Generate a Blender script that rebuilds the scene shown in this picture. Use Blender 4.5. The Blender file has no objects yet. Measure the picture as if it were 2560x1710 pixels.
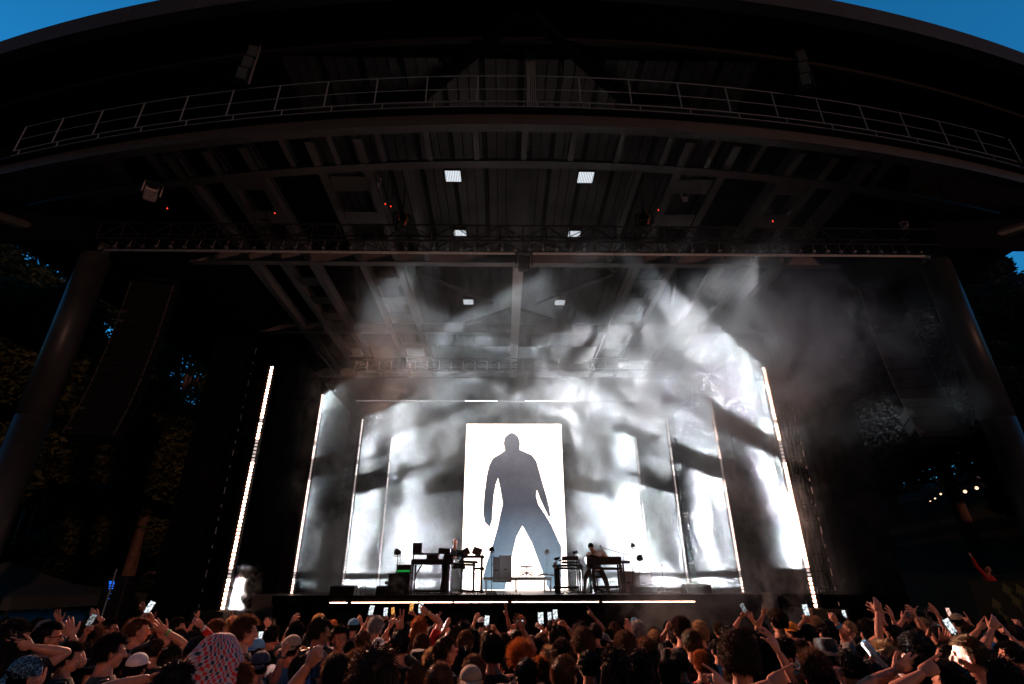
import bpy, math, random
from math import sin, cos, pi, radians, sqrt, atan2
from mathutils import Vector, Matrix, Euler, noise
V = Vector
SC = bpy.context.scene
COL = SC.collection
R = random.Random(7)

# ------------------------------------------------------------------ camera
CZ = 2.3                                    # lens height above the ground
FPX = 1306.0                                # focal length in photo pixels
cam_d = bpy.data.cameras.new('camera'); cam = bpy.data.objects.new('camera', cam_d); COL.objects.link(cam)
cam_d.sensor_width = 36; cam_d.lens = 36 * FPX / 2560; cam_d.clip_start = .05; cam_d.clip_end = 3000
CAM = Matrix.Translation((-.6, 0, CZ)) @ Matrix.Rotation(radians(-1.0), 4, 'Z') @ Matrix.Rotation(radians(90 + 24.7), 4, 'X') @ Matrix.Rotation(radians(-.15), 4, 'Z')
cam.matrix_world = CAM
SC.camera = cam

def ray(u, v):
    return CAM.to_3x3() @ V(((u - 1280) / FPX, (855 - v) / FPX, -1))
def at(u, v, Y):                             # photo pixel + real depth Y -> world point
    d = ray(u, v); t = Y / d.y
    return CAM.translation + d * t
def atz(u, v, zc):                           # photo pixel + distance along the view axis
    return CAM.translation + ray(u, v) * zc

# ------------------------------------------------------------------ world, sun, exposure
SUN_EL, SUN_AZ = radians(9), radians(150)    # azimuth measured from +Y clockwise
w = bpy.data.worlds.new('World'); SC.world = w; w.use_nodes = True
nt = w.node_tree; bg = nt.nodes['Background']
sky = nt.nodes.new('ShaderNodeTexSky'); sky.sky_type = 'NISHITA'; sky.sun_disc = False
sky.sun_elevation = SUN_EL; sky.sun_rotation = SUN_AZ; sky.ozone_density = 3.0; sky.air_density = 1.0; sky.dust_density = .1
mul = nt.nodes.new('ShaderNodeVectorMath'); mul.operation = 'MULTIPLY'; mul.inputs[1].default_value = (.17, 1.22, 1.62)
tcw = nt.nodes.new('ShaderNodeTexCoord'); spw = nt.nodes.new('ShaderNodeSeparateXYZ'); nt.links.new(tcw.outputs['Generated'], spw.inputs[0])
rmp = nt.nodes.new('ShaderNodeValToRGB'); e0, e1 = rmp.color_ramp.elements; e0.position = .30; e0.color = (.16, .07, .045, 1); e1.position = .62; e1.color = (1, 1, 1, 1)
mry = nt.nodes.new('ShaderNodeMapRange'); mry.inputs[1].default_value = -1; mry.inputs[2].default_value = 1; nt.links.new(spw.outputs[1], mry.inputs[0]); nt.links.new(mry.outputs[0], rmp.inputs[0])
rm2 = nt.nodes.new('ShaderNodeValToRGB'); f0, f1 = rm2.color_ramp.elements; f0.position = .0; f0.color = (1.1, .42, .42, 1); f1.position = .45; f1.color = (1, 1, 1, 1); nt.links.new(spw.outputs[2], rm2.inputs[0])
mulb = nt.nodes.new('ShaderNodeVectorMath'); mulb.operation = 'MULTIPLY'; mulc = nt.nodes.new('ShaderNodeVectorMath'); mulc.operation = 'MULTIPLY'
nt.links.new(sky.outputs[0], mul.inputs[0]); nt.links.new(mul.outputs[0], mulb.inputs[0]); nt.links.new(rmp.outputs[0], mulb.inputs[1]); nt.links.new(mulb.outputs[0], mulc.inputs[0]); nt.links.new(rm2.outputs[0], mulc.inputs[1]); nt.links.new(mulc.outputs[0], bg.inputs[0]); bg.inputs[1].default_value = .15
sl = bpy.data.lights.new('sun', 'SUN'); so = bpy.data.objects.new('sun', sl); COL.objects.link(so)
sl.energy = .42; sl.angle = radians(2); sl.color = (1, .45, .32)
so.rotation_euler = (V((sin(SUN_AZ) * cos(SUN_EL), cos(SUN_AZ) * cos(SUN_EL), sin(SUN_EL)))).to_track_quat('Z', 'Y').to_euler()
SC.view_settings.view_transform = 'Standard'; SC.view_settings.look = 'None'
SC.view_settings.exposure = 0; SC.view_settings.gamma = 1
cy = SC.cycles
cy.max_bounces = 5; cy.diffuse_bounces = 2; cy.glossy_bounces = 2; cy.transmission_bounces = 2; cy.volume_bounces = 1
cy.transparent_max_bounces = 8; cy.use_denoising = True; cy.sample_clamp_indirect = 4; cy.caustics_reflective = False; cy.caustics_refractive = False
cy.volume_step_rate = .45; cy.use_adaptive_sampling = True; cy.adaptive_threshold = .03

# ------------------------------------------------------------------ materials
MATS = {}
def mat(name, col, rough=.6, metal=0., var=.15, scale=6., bump=.0, spec=.5, emit=None, es=0., trans=0., sheen=0., bscale=None):
    if name in MATS: return MATS[name]
    m = bpy.data.materials.new(name); m.use_nodes = True; t = m.node_tree; b = t.nodes['Principled BSDF']
    b.inputs['Roughness'].default_value = rough; b.inputs['Metallic'].default_value = metal
    b.inputs['Specular IOR Level'].default_value = spec
    if sheen: b.inputs['Sheen Weight'].default_value = sheen
    tc = t.nodes.new('ShaderNodeTexCoord'); n = t.nodes.new('ShaderNodeTexNoise')
    n.inputs['Scale'].default_value = scale; n.inputs['Detail'].default_value = 5
    t.links.new(tc.outputs['Object'], n.inputs['Vector'])
    r = t.nodes.new('ShaderNodeMapRange'); r.inputs[1].default_value = .3; r.inputs[2].default_value = .7
    r.inputs[3].default_value = 1 - var; r.inputs[4].default_value = 1 + var
    t.links.new(n.outputs[0], r.inputs[0])
    mx = t.nodes.new('ShaderNodeVectorMath'); mx.operation = 'SCALE'; mx.inputs[0].default_value = col
    t.links.new(r.outputs[0], mx.inputs['Scale']); t.links.new(mx.outputs[0], b.inputs['Base Color'])
    if bump:
        n2 = t.nodes.new('ShaderNodeTexNoise'); n2.inputs['Scale'].default_value = bscale or scale * 3; n2.inputs['Detail'].default_value = 4
        t.links.new(tc.outputs['Object'], n2.inputs['Vector'])
        bp = t.nodes.new('ShaderNodeBump'); bp.inputs['Strength'].default_value = bump; bp.inputs['Distance'].default_value = .02
        t.links.new(n2.outputs[0], bp.inputs['Height']); t.links.new(bp.outputs[0], b.inputs['Normal'])
    if emit:
        b.inputs['Emission Color'].default_value = (*emit, 1); b.inputs['Emission Strength'].default_value = es
    if trans:
        tr = t.nodes.new('ShaderNodeBsdfTranslucent'); t.links.new(mx.outputs[0], tr.inputs[0])
        ms = t.nodes.new('ShaderNodeMixShader'); ms.inputs[0].default_value = trans
        t.links.new(b.outputs[0], ms.inputs[1]); t.links.new(tr.outputs[0], ms.inputs[2])
        t.links.new(ms.outputs[0], t.nodes['Material Output'].inputs[0])
    MATS[name] = m
    return m
STEEL = mat('warm_steel', (.04, .038, .038), .55, .0, .18, 2.5, .15)
DARKSTEEL = mat('dark_steel', (.014, .013, .013), .6, .0, .2, 3, spec=.2)
RAILM = mat('galvanised_rail', (.17, .21, .25), .5, .0, .1, 4)
DECKM = mat('roof_deck_metal', (.02, .019, .019), .6, .0, .25, 1.5, .1)
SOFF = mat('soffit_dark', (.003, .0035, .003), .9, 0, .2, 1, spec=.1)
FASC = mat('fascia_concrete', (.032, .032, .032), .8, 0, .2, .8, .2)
COLM = mat('column_metal', (.03, .03, .031), .42, .0, .3, 1.2, .15, spec=.35)
BLACK = mat('black_paint', (.006, .006, .006), .55, 0, .2, 8, spec=.25)
MATTE = mat('black_cloth', (.0022, .0022, .0022), .95, 0, .3, 3, .3, spec=.0)
GRILL = mat('speaker_grille', (.006, .006, .006), .8, .0, .2, 30, .2, spec=.12)
CHROME = mat('polished_aluminium', (.3, .3, .31), .35, .6, .1, 10)
CABLE = mat('cable_rubber', (.015, .014, .014), .5)
DECKF = mat('stage_floor', (.06, .055, .055), .35, 0, .3, 4, .1)

def emis(name, col, s):
    if name in MATS: return MATS[name]
    m = bpy.data.materials.new(name); m.use_nodes = True; t = m.node_tree; t.nodes.clear()
    o = t.nodes.new('ShaderNodeOutputMaterial'); e = t.nodes.new('ShaderNodeEmission')
    e.inputs[0].default_value = (*col, 1); e.inputs[1].default_value = s
    t.links.new(e.outputs[0], o.inputs[0]); MATS[name] = m
    return m

# ------------------------------------------------------------------ mesh builder
class MB:
    def __init__(s): s.v = []; s.f = []; s.m = []
    def add(s, vs, fs, mi=0):
        b = len(s.v); s.v.extend(tuple(p) for p in vs)
        for f in fs: s.f.append(tuple(i + b for i in f)); s.m.append(mi)
        return s
    def box(s, lo, hi, mi=0, M=None):
        x0, y0, z0 = lo; x1, y1, z1 = hi
        vs = [V((x, y, z)) for x in (x0, x1) for y in (y0, y1) for z in (z0, z1)]
        if M is not None: vs = [M @ p for p in vs]
        return s.add(vs, [(0, 1, 3, 2), (4, 6, 7, 5), (0, 4, 5, 1), (2, 3, 7, 6), (0, 2, 6, 4), (1, 5, 7, 3)], mi)
    def bevbox(s, lo, hi, b=.01, mi=0, M=None):
        x0, y0, z0 = lo; x1, y1, z1 = hi
        vs = []
        for z in (z0, z0 + b, z1 - b, z1):
            i = b if z in (z0, z1) else 0
            for (x, y) in ((x0 + b, y0 + i), (x1 - b, y0 + i), (x1 - i, y0 + b), (x1 - i, y1 - b), (x1 - b, y1 - i), (x0 + b, y1 - i), (x0 + i, y1 - b), (x0 + i, y0 + b)):
                vs.append(V((x, y, z)))
        if M is not None: vs = [M @ p for p in vs]
        fs = [tuple(range(7, -1, -1)), tuple(range(24, 32))]
        for k in range(3):
            for i in range(8): fs.append((k * 8 + i, k * 8 + (i + 1) % 8, k * 8 + 8 + (i + 1) % 8, k * 8 + 8 + i))
        return s.add(vs, fs, mi)
    def tube(s, a, b, r0, r1=None, n=8, mi=0, caps=True):
        return s.path([a, b], [r0, r0 if r1 is None else r1], n, mi, caps)
    def path(s, pts, rs, n=8, mi=0, caps=True, round_=False):
        pts = [V(p) for p in pts]
        if not hasattr(rs, '__len__'): rs = [rs] * len(pts)
        if round_:                                             # rounded ends (capsule)
            d0 = (pts[0] - pts[1]).normalized(); d1 = (pts[-1] - pts[-2]).normalized()
            pts = [pts[0] + d0 * rs[0] * .95, pts[0] + d0 * rs[0] * .6] + pts + [pts[-1] + d1 * rs[-1] * .6, pts[-1] + d1 * rs[-1] * .95]
            rs = [rs[0] * .3, rs[0] * .8] + list(rs) + [rs[-1] * .8, rs[-1] * .3]
        vs = []; prev = None
        for i, p in enumerate(pts):
            d = (pts[min(i + 1, len(pts) - 1)] - pts[max(i - 1, 0)])
            d = d.normalized() if d.length > 1e-9 else V((0, 0, 1))
            if prev is None:
                up = V((0, 0, 1)) if abs(d.z) < .9 else V((1, 0, 0))
                x = up.cross(d).normalized()
            else:
                x = (prev - d * prev.dot(d))
                x = x.normalized() if x.length > 1e-6 else d.orthogonal().normalized()
            prev = x; y = d.cross(x)
            for k in range(n):
                a = 2 * pi * k / n; vs.append(p + (x * cos(a) + y * sin(a)) * rs[i])
        fs = []
        for i in range(len(pts) - 1):
            for k in range(n): fs.append((i * n + k, i * n + (k + 1) % n, (i + 1) * n + (k + 1) % n, (i + 1) * n + k))
        if caps: fs += [tuple(range(n - 1, -1, -1)), tuple(range((len(pts) - 1) * n, len(pts) * n))]
        return s.add(vs, fs, mi)
    def ell(s, c, r, nu=16, nv=10, mi=0, M=None):
        vs = []; c = V(c)
        for j in range(nv + 1):
            t = pi * j / nv
            for i in range(nu):
                a = 2 * pi * i / nu
                p = V((r[0] * sin(t) * cos(a), r[1] * sin(t) * sin(a), r[2] * cos(t)))
                if M is not None: p = M @ p
                vs.append(c + p)
        fs = []
        for j in range(nv):
            for i in range(nu): fs.append((j * nu + i, (j + 1) * nu + i, (j + 1) * nu + (i + 1) % nu, j * nu + (i + 1) % nu))
        return s.add(vs, fs, mi)
    def loft(s, rings, n=20, mi=0):                            # rings: (centre, rx, ry) stacked
        vs = []
        for (c, rx, ry) in rings:
            for k in range(n):
                a = 2 * pi * k / n; vs.append(V(c) + V((rx * cos(a), ry * sin(a), 0)))
        fs = []
        for i in range(len(rings) - 1):
            for k in range(n): fs.append((i * n + k, i * n + (k + 1) % n, (i + 1) * n + (k + 1) % n, (i + 1) * n + k))
        fs += [tuple(range(n - 1, -1, -1)), tuple(range((len(rings) - 1) * n, len(rings) * n))]
        return s.add(vs, fs, mi)
    def mesh(s, name, mats=None, smooth=False):
        me = bpy.data.meshes.new(name); me.from_pydata([tuple(p) for p in s.v], [], s.f); me.update()
        for m in (mats if isinstance(mats, (list, tuple)) else [mats] if mats else []): me.materials.append(m)
        if any(s.m): me.polygons.foreach_set('material_index', s.m)
        if smooth: me.polygons.foreach_set('use_smooth', [True] * len(me.polygons))
        return me
    def build(s, name, mats, parent=None, smooth=False):
        return obj(name, s.mesh(name, mats, smooth), parent)
def obj(name, me, parent=None):
    o = bpy.data.objects.new(name, me); COL.objects.link(o)
    if parent is not None: o.parent = parent
    return o
def tag(o, label=None, cat=None, group=None, kind=None):
    if label: o['label'] = label
    if cat: o['category'] = cat
    if group: o['group'] = group
    if kind: o['kind'] = kind
    return o
def thing(name, label, cat, loc=(0, 0, 0), rz=0, group=None):
    o = bpy.data.objects.new(name, None); COL.objects.link(o); o.empty_display_size = .1
    o.location = loc; o.rotation_euler = (0, 0, rz)
    return tag(o, label, cat, group)
def kids(o): return [c for c in bpy.data.objects if c.parent is o]
def copy_tree(o, parent=None):
    c = o.copy(); COL.objects.link(c); c.parent = parent
    for k in list(o.children): copy_tree(k, c)
    return c

# ------------------------------------------------------------------ ground
g = MB()
g.add([(-400, -60, 0), (400, -60, 0), (400, 500, 0), (-400, 500, 0)], [(0, 1, 2, 3)])
tag(g.build('ground', mat('ground_asphalt', (.05, .048, .045), .9, 0, .3, .5, .3)), kind='structure')
# hillside behind the right wing
h = MB(); nx, ny = 24, 20; vs = []
for j in range(ny + 1):
    for i in range(nx + 1):
        x = 19 + i * 3.0; y = 14 + j * 4.5
        z = -.2 + 17 * (1 - math.exp(-max(0, (x - 19) * .45 + (y - 22) * .25) / 16)) + noise.noise(V((x * .12, y * .12, 0))) * .8
        vs.append((x, y, max(z, -.2)))
h.add(vs, [(j * (nx + 1) + i, j * (nx + 1) + i + 1, (j + 1) * (nx + 1) + i + 1, (j + 1) * (nx + 1) + i) for j in range(ny) for i in range(nx)])
tag(h.build('hill', mat('hill_grass', (.03, .04, .018), .95, 0, .4, .8, .5), smooth=True), kind='structure')
def hill_z(x, y): return max(-.2, -.2 + 17 * (1 - math.exp(-max(0, (x - 19) * .45 + (y - 22) * .25) / 16)) + noise.noise(V((x * .12, y * .12, 0))) * .8)

# ------------------------------------------------------------------ stage canopy
def arcY(x, y0, k=.0080): return y0 + k * x * x
canopy = thing('stage_canopy', 'huge dark canopy roof arching over the whole stage on two columns', 'canopy', (0, 0, 0))
ZB = CZ + 12.0                                   # underside of the steel beams
def arc_beam(y0, z0, z1, wy, xs=17.0, k=.0080, n=48):
    m = MB(); vs = []
    for i in range(n + 1):
        x = -xs + 2 * xs * i / n; y = arcY(x, y0, k)
        vs += [(x, y, z0), (x, y + wy, z0), (x, y + wy, z1), (x, y, z1)]
    fs = []
    for i in range(n):
        a = i * 4
        for q in range(4): fs.append((a + q, a + (q + 1) % 4, a + 4 + (q + 1) % 4, a + 4 + q))
    fs += [(0, 1, 2, 3), (n * 4 + 3, n * 4 + 2, n * 4 + 1, n * 4)]
    return m.add(vs, fs)
ZF = CZ + 16.0
arc_beam(9.15, ZF - .75, ZF, .35, 22, .0085, 64).build('fascia', FASC, canopy)
for i in range(-9, 10):
    x = i * 2.4; y = arcY(x, 9.15, .0085); MB().box((x - .012, y - .006, ZF - .75), (x + .012, y + .01, ZF)).build('fascia_joint', mat('joint_dark', (.1, .085, .08), .9), canopy)
# front soffit behind the fascia, running in to the deck
m = MB(); vs = []; n = 64
for i in range(n + 1):
    x = -22 + 44 * i / n
    vs += [(x, arcY(x, 9.5, .0085), ZF - .55), (x, arcY(x, 10.6, .0085), ZF - .95), (x, 34, ZF - .9)]
m.add(vs, [f for i in range(n) for f in ((i * 3, i * 3 + 3, i * 3 + 4, i * 3 + 1), (i * 3 + 1, i * 3 + 4, i * 3 + 5, i * 3 + 2))])
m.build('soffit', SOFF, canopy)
arc_beam(10.5, ZF - 1.12, ZF - .96, .14, 21, .0085, 60).build('soffit_trim', DARKSTEEL, canopy)
# corrugated deck panel over the stage middle
m = MB(); x = -7.6; k = 0; zt = ZF - 1.0
while x < 7.6:
    ww = .34
    m.box((x, 11.2, zt - .05), (x + ww, 33, zt)); 
    if k % 3 == 2:
        for q in range(3): m.box((x + ww + .02 + q * .05, 11.2, zt - .16), (x + ww + .045 + q * .05, 33, zt - .05), 1)
        x += .16
    x += ww + .03; k += 1
m.build('roof_deck', [DECKM, BLACK], canopy)
for s in (-1, 1):
    m = MB(); a = V((s * .2, 9.75, zt - .3)); b = V((s * 4.6, 13.6, zt - .3))
    d = (b - a).normalized(); nrm = V((-d.y, d.x, 0))
    for q, (p, z) in enumerate(((a, 0), (b, 0))): pass
    m.add([a - nrm * .14, b - nrm * .14, b + nrm * .14, a + nrm * .14, a - nrm * .14 + V((0, 0, .25)), b - nrm * .14 + V((0, 0, .25)), b + nrm * .14 + V((0, 0, .25)), a + nrm * .14 + V((0, 0, .25))],
          [(0, 3, 2, 1), (4, 5, 6, 7), (0, 1, 5, 4), (1, 2, 6, 5), (2, 3, 7, 6), (3, 0, 4, 7)])
    m.build('hip_beam', SOFF, canopy)
    MB().box((s * 3.2 - (2.4 if s < 0 else 0), 12.6, zt - .35), (s * 3.2 + (0 if s < 0 else 2.4), 12.85, zt - .1)).build('deck_beam', DARKSTEEL, canopy)
# I-section longitudinal beams
def ibeam_y(x, y0, y1, z, w=.26, hgt=.5):
    m = MB(); m.box((x - w / 2, y0, z), (x + w / 2, y1, z + .03)); m.box((x - w / 2, y0, z + hgt - .03), (x + w / 2, y1, z + hgt)); m.box((x - .02, y0, z + .03), (x + .02, y1, z + hgt - .03)); return m
def ibeam_x(x0, x1, y, z, w=.3, hgt=.5):
    m = MB(); m.box((x0, y - w / 2, z), (x1, y + w / 2, z + .03)); m.box((x0, y - w / 2, z + hgt - .03), (x1, y + w / 2, z + hgt)); m.box((x0, y - .02, z + .03), (x1, y + .02, z + hgt - .03)); return m
for x in (5.0, 6.5, 8.6, 9.8, 11.1):
    for s in (-1, 1):
        ibeam_y(s * x, 11.5 + .008 * x * x, 18.2, ZB + .02).build('roof_beam', STEEL, canopy)
        ibeam_y(s * x, 18.6, 31.5, ZB + .02).build('roof_beam', mat('lit_house_steel', (.13, .12, .12), .55, 0, .15, 2), canopy)  # rear lengths paler than the front ones: stage light put into the base colour
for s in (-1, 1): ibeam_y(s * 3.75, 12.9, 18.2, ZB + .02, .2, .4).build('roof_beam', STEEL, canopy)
ibeam_y(0, 18.6, 31.5, ZB - .02, .42, .6).build('centre_beam', mat('lit_centre_steel', (.55, .52, .52), .5, 0, .1, 2), canopy)  # stage light on this beam painted in as a pale base colour
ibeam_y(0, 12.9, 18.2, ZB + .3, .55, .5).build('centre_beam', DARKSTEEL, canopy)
for y in (18.4, 25.0, 31.6): ibeam_x(-13.5, 13.5, y, ZB, .3, .55).build('crossbeam', mat('lit_house_steel', (.13, .12, .12), .55, 0, .15, 2), canopy)
arc_beam(12.5, ZB, ZB + .10, .32, 21).build('curved_beam', STEEL, canopy)
arc_beam(11.05, ZB, ZB + .42, .28, 21.0).build('curved_beam', STEEL, canopy)
for i in range(-9, 10):
    x = i * 1.46
    if any(abs(abs(x) - q) < .5 for q in (5.0, 6.5, 8.6, 9.8, 11.1)): continue
    MB().box((x - .085, arcY(x, 11.34), ZB + .02), (x + .085, arcY(x, 12.49), ZB + .3)).build('rib', STEEL, canopy)
# plates of the ladder-like bays, diagonal ties
for s in (-1, 1):
    for (xa, xb) in ((5.13, 6.37), (8.73, 9.67)):
        for y in (13.4, 15.2, 17.0, 19.7, 21.4, 23.1, 26.6, 28.3, 30.0):
            MB().box((min(s * xa, s * xb), y, ZB + .12), (max(s * xa, s * xb), y + .7, ZB + .16)).build('bay_plate', STEEL, canopy)
    for (p, q) in (((s * .3, 18.7), (s * 4.7, 21.2)), ((s * 4.8, 21.6), (s * 1.2, 24.7)), ((s * .3, 25.3), (s * 4.8, 28.4)), ((s * 7, 18.7), (s * 8.4, 24.5))):
        MB().tube((p[0], p[1], ZB + 1.6), (q[0], q[1], ZB + 1.6), .11, n=6).build('wind_brace', STEEL, canopy)
# side eaves and rear wall of the roof
for s in (-1, 1):
    m = MB()
    P = [(s * 17.25, 14.9), (s * 16.4, 26), (s * 16.0, 34)]
    for a, b in zip(P, P[1:]):
        m.add([(a[0], a[1], CZ + 10.5), (b[0], b[1], CZ + 10.5), (b[0], b[1], ZF - 1), (a[0], a[1], ZF - 1)], [(0, 1, 2, 3)])
        if a[1] > 14: m.add([(a[0], a[1], CZ + 10.5), (b[0], b[1], CZ + 10.5), (s * 11.9, b[1], CZ + 12.7), (s * 11.9, max(a[1], 18.7), CZ + 12.7)], [(0, 1, 2, 3)])
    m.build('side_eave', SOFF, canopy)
    a, b = V((s * 15.0, 15.7, CZ + 10.75)), V((s * 21.5, 13.6, CZ + 12.2))
    MB().path([a, b], .2, 10).build('eave_strut', STEEL, canopy)
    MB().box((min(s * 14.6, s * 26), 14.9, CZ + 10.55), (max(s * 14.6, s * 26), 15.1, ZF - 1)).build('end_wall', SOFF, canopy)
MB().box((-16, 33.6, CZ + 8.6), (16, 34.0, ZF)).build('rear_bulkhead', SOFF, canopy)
# ceiling lamps
LAMPW = emis('ceiling_lamp_glow', (.86, .93, 1.0), 1.05)
names = {16.2: 'nearest the curved walkway', 20.0: 'just above the front truss', 26.5: 'deepest in the roof'}
for (y, sz) in ((16.2, .30), (20.0, .28), (26.5, .28)):
    for s in (-1, 1):
        t = thing('ceiling_lamp', 'square louvred white ceiling lamp %s of the centre beam, %s' % ('left' if s < 0 else 'right', names[y]), 'lamp', (s * 2.65, y, CZ + 14.72), 0, 'square lamps under the roof')
        MB().bevbox((-sz - .04, -sz - .04, 0), (sz + .04, sz + .04, .22), .02).build('housing', DARKSTEEL, t)
        MB().box((-sz, -sz, -.01), (sz, sz, -.002)).build('diffuser', LAMPW, t)
        m = MB()
        for k in range(9): m.box((-sz + (k + .5) * sz * 2 / 9 - .008, -sz, -.035), (-sz + (k + .5) * sz * 2 / 9 + .008, sz, -.012))
        m.build('louvre', mat('louvre_grey', (.3, .3, .3), .5), t)
        MB().tube((0, 0, .22), (0, 0, .34), .03).build('hanger', DARKSTEEL, t)

# ------------------------------------------------------------------ catwalk
cw = thing('catwalk', 'curved maintenance walkway with thin grey pipe railing under the canopy', 'walkway')
arc_beam(10.86, ZB + .43, ZB + .49, .62, 19.5).build('walkway', DARKSTEEL, cw)
def arc_pipe(y0, z, r, xs=16.4, n=44):
    return MB().path([(-xs + 2 * xs * i / n, arcY(-xs + 2 * xs * i / n, y0), z) for i in range(n + 1)], r, 6)
zr = ZB + .42
for hgt, r in ((0.02, .014), (.22, .02), (.72, .014), (1.28, .017)): arc_pipe(10.82, zr + hgt, r).build('rail', RAILM, cw)
for i in range(-11, 12):
    x = i * 1.5 + .1
    MB().tube((x, arcY(x, 10.82), zr + .22), (x, arcY(x, 10.82), zr + 1.28), .022, n=6).build('post', RAILM, cw)
for i in range(-11, 12):
    x = i * 1.5 + .35; MB().tube((x, arcY(x, 10.82), zr), (x, arcY(x, 10.82), zr + .22), .018, n=5).build('toe_bracket', RAILM, cw)

# ------------------------------------------------------------------ columns
for s in (-1, 1):
    t = thing('support_column', 'thick round metal column at the %s of the stage, leaning out of frame' % ('left' if s < 0 else 'right'), 'column', (s * 14.95, 15.7, 0), 0, 'canopy columns')
    MB().path([(0, 0, 0), (0, 0, 6.9)], .45, 32).build('shaft', COLM, t, True)
    MB().path([(0, 0, 6.93), (0, 0, CZ + 10.4)], .45, 32).build('shaft', COLM, t, True)
    MB().path([(0, 0, 6.9), (0, 0, 6.93)], .44, 32).build('seam', DARKSTEEL, t, True)
    MB().path([(0, 0, CZ + 10.4), (0, 0, CZ + 10.9)], [.34, .34], 16).build('cap', STEEL, t, True)

# ------------------------------------------------------------------ trusses
def truss(name, label, a, b, s=.55, bay=.75, lit_low=False, r=.035, cat='truss', group=None):
    """box truss from a to b along x; lower chords at z of a"""
    t = thing(name, label, cat, a, 0, group); L = (V(b) - V(a)).length; ax = (V(b) - V(a)).normalized()
    up = V((0, 0, 1)) if abs(ax.z) < .5 else V((0, 1, 0)); sd = ax.cross(up).normalized(); up = sd.cross(ax)
    cs = [sd * (i * s) + up * (j * s) for i in (0, 1) for j in (0, 1)]
    for k, c in enumerate(cs): MB().tube(c, c + ax * L, r, n=6).build('chord', CHROME if (lit_low and k == 0) else DARKSTEEL, t)  # brighter metal on one lower chord stands in for light falling on it
    m = MB(); n = max(1, int(L / bay))
    for i in range(n):
        p0, p1 = L * i / n, L * (i + 1) / n
        for (c, d) in ((cs[0], cs[1]), (cs[2], cs[3]), (cs[0], cs[2]), (cs[1], cs[3])):
            if i % 2: c, d = d, c
            m.tube(c + ax * p0, d + ax * p1, r * .55, n=4)
            m.tube(c + ax * p0, d + ax * p0, r * .55, n=4)
    m.build('lacing', DARKSTEEL, t)
    return t
a = at(270, 628, 15.5); b = at(2320, 648, 15.5)
z0 = (a.z + b.z) / 2
ft = truss('lighting_truss', 'long black lighting truss crossing the stage front under the canopy', (a.x, 15.5, z0 + .12), (b.x, 15.5, z0 + .12), .65, .8)
MB().tube((0, -.12, -.12), (b.x - a.x, -.12, -.12), .05, n=10).build('front_pipe', mat('lit_pipe', (.75, .72, .72), .5, .0), ft, True)  # pale base colour stands in for the light on the pipe
for i in range(60):
    x = (b.x - a.x) * (i + .5) / 60; m = MB()
    m.tube((x, -.1, -.08), (x + .02, -.06, .36), .014, n=4); m.bevbox((x - .05, -.14, .02), (x + .05, -.02, .1), .01)
    m.build('clamp', CHROME, ft)
for i in range(5):
    x = 3 + i * 5.6
    MB().path([(x, .3, .7), (x, .3, 1.9)], .012, 4).build('hoist_chain', CHROME, ft)
rt = at(880, 930, 24.8); rb = at(1640, 930, 24.8)
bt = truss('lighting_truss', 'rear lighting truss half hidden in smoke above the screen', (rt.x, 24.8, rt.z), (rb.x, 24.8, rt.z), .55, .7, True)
for i in range(26): 
    x = (rb.x - rt.x) * (i + .5) / 26; MB().tube((x, -.6, -.1), (x, -.6, .35), .022, n=5).build('clamp', CHROME, bt)
lb = thing('pixel_bar', 'thin dotted white light bar spanning the stage below the rear truss', 'light bar', at(890, 1004, 24.6))
L0 = at(890, 1004, 24.6); L1 = at(1640, 1006, 24.6); LL = (L1 - L0).length
MB().box((0, 0, .02), (LL, .06, .07)).build('bar', BLACK, lb)
m = MB()
for i in range(130): m.box((LL * i / 130, -.02, .03), (LL * i / 130 + .05, -.002, .055))
m.build('pixels', emis('pixel_white', (.95, .97, 1), 1.2), lb)
m = MB(); m.box((LL * .36, -.03, .015), (LL * .47, -.021, .07)); m.box((LL * .56, -.03, .015), (LL * .72, -.021, .07)); m.build('bright_segment', emis('segment_white', (.95, .97, 1), 2.0), lb)
for q in (.08, .5, .92): MB().tube((LL * q, .03, .07), (LL * q, .03, rt.z - L0.z + .02), .012, n=5).build('drop_wire', DARKSTEEL, lb)

# small roof fixtures
def fixture(u, v, Y, label, body=BLACK, sc=1.0, rx=-.5, rz=0., hang=1.0, beamglow=False, name='stage_spotlight', cat='stage light'):
    p = at(u, v, Y); t = thing(name, label, cat, p, rz)
    M = Matrix.Rotation(rx, 4, 'X') @ Matrix.Scale(sc, 4)
    MB().bevbox((-.17, -.2, -.2), (.17, .22, .2), .04, M=M).build('housing', body, t)
    MB().path([M @ V((0, -.2, 0)), M @ V((0, -.3, 0))], .15 * sc, 14).build('lens_ring', DARKSTEEL, t)
    m = MB()
    for s in (-1, 1): m.box((s * .24 - .02, -.04, -.05), (s * .24 + .02, .04, .36), M=Matrix.Scale(sc, 4))
    m.box((-.26, -.04, .36), (.26, .04, .40), M=Matrix.Scale(sc, 4)); m.build('yoke', body, t)
    MB().tube((0, 0, .38 * sc), (0, 0, .4 * sc + hang), .03 * sc, n=6).build('hanger', DARKSTEEL, t)
    return t
fixture(1310, 660, 15.2, 'black moving spotlight hanging at the middle of the front truss', sc=1.15, hang=.25, rx=.35)
PALE = mat('pale_box', (.30, .25, .24), .5)
fixture(378, 482, 13.5, 'pale boxy camera housing hung under the roof at far left', PALE, 1.05, -.6, .6, 1.3, name='camera_housing', cat='camera')
fixture(942, 458, 14.2, 'small pale speaker hung beside the roof beams left of centre', PALE, .55, -.4, .3, .8, name='roof_speaker', cat='speaker')
fixture(1713, 495, 14.4, 'small pale speaker hung beside the roof beams right of centre', PALE, .5, -.4, -.3, .8, name='roof_speaker', cat='speaker')
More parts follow.
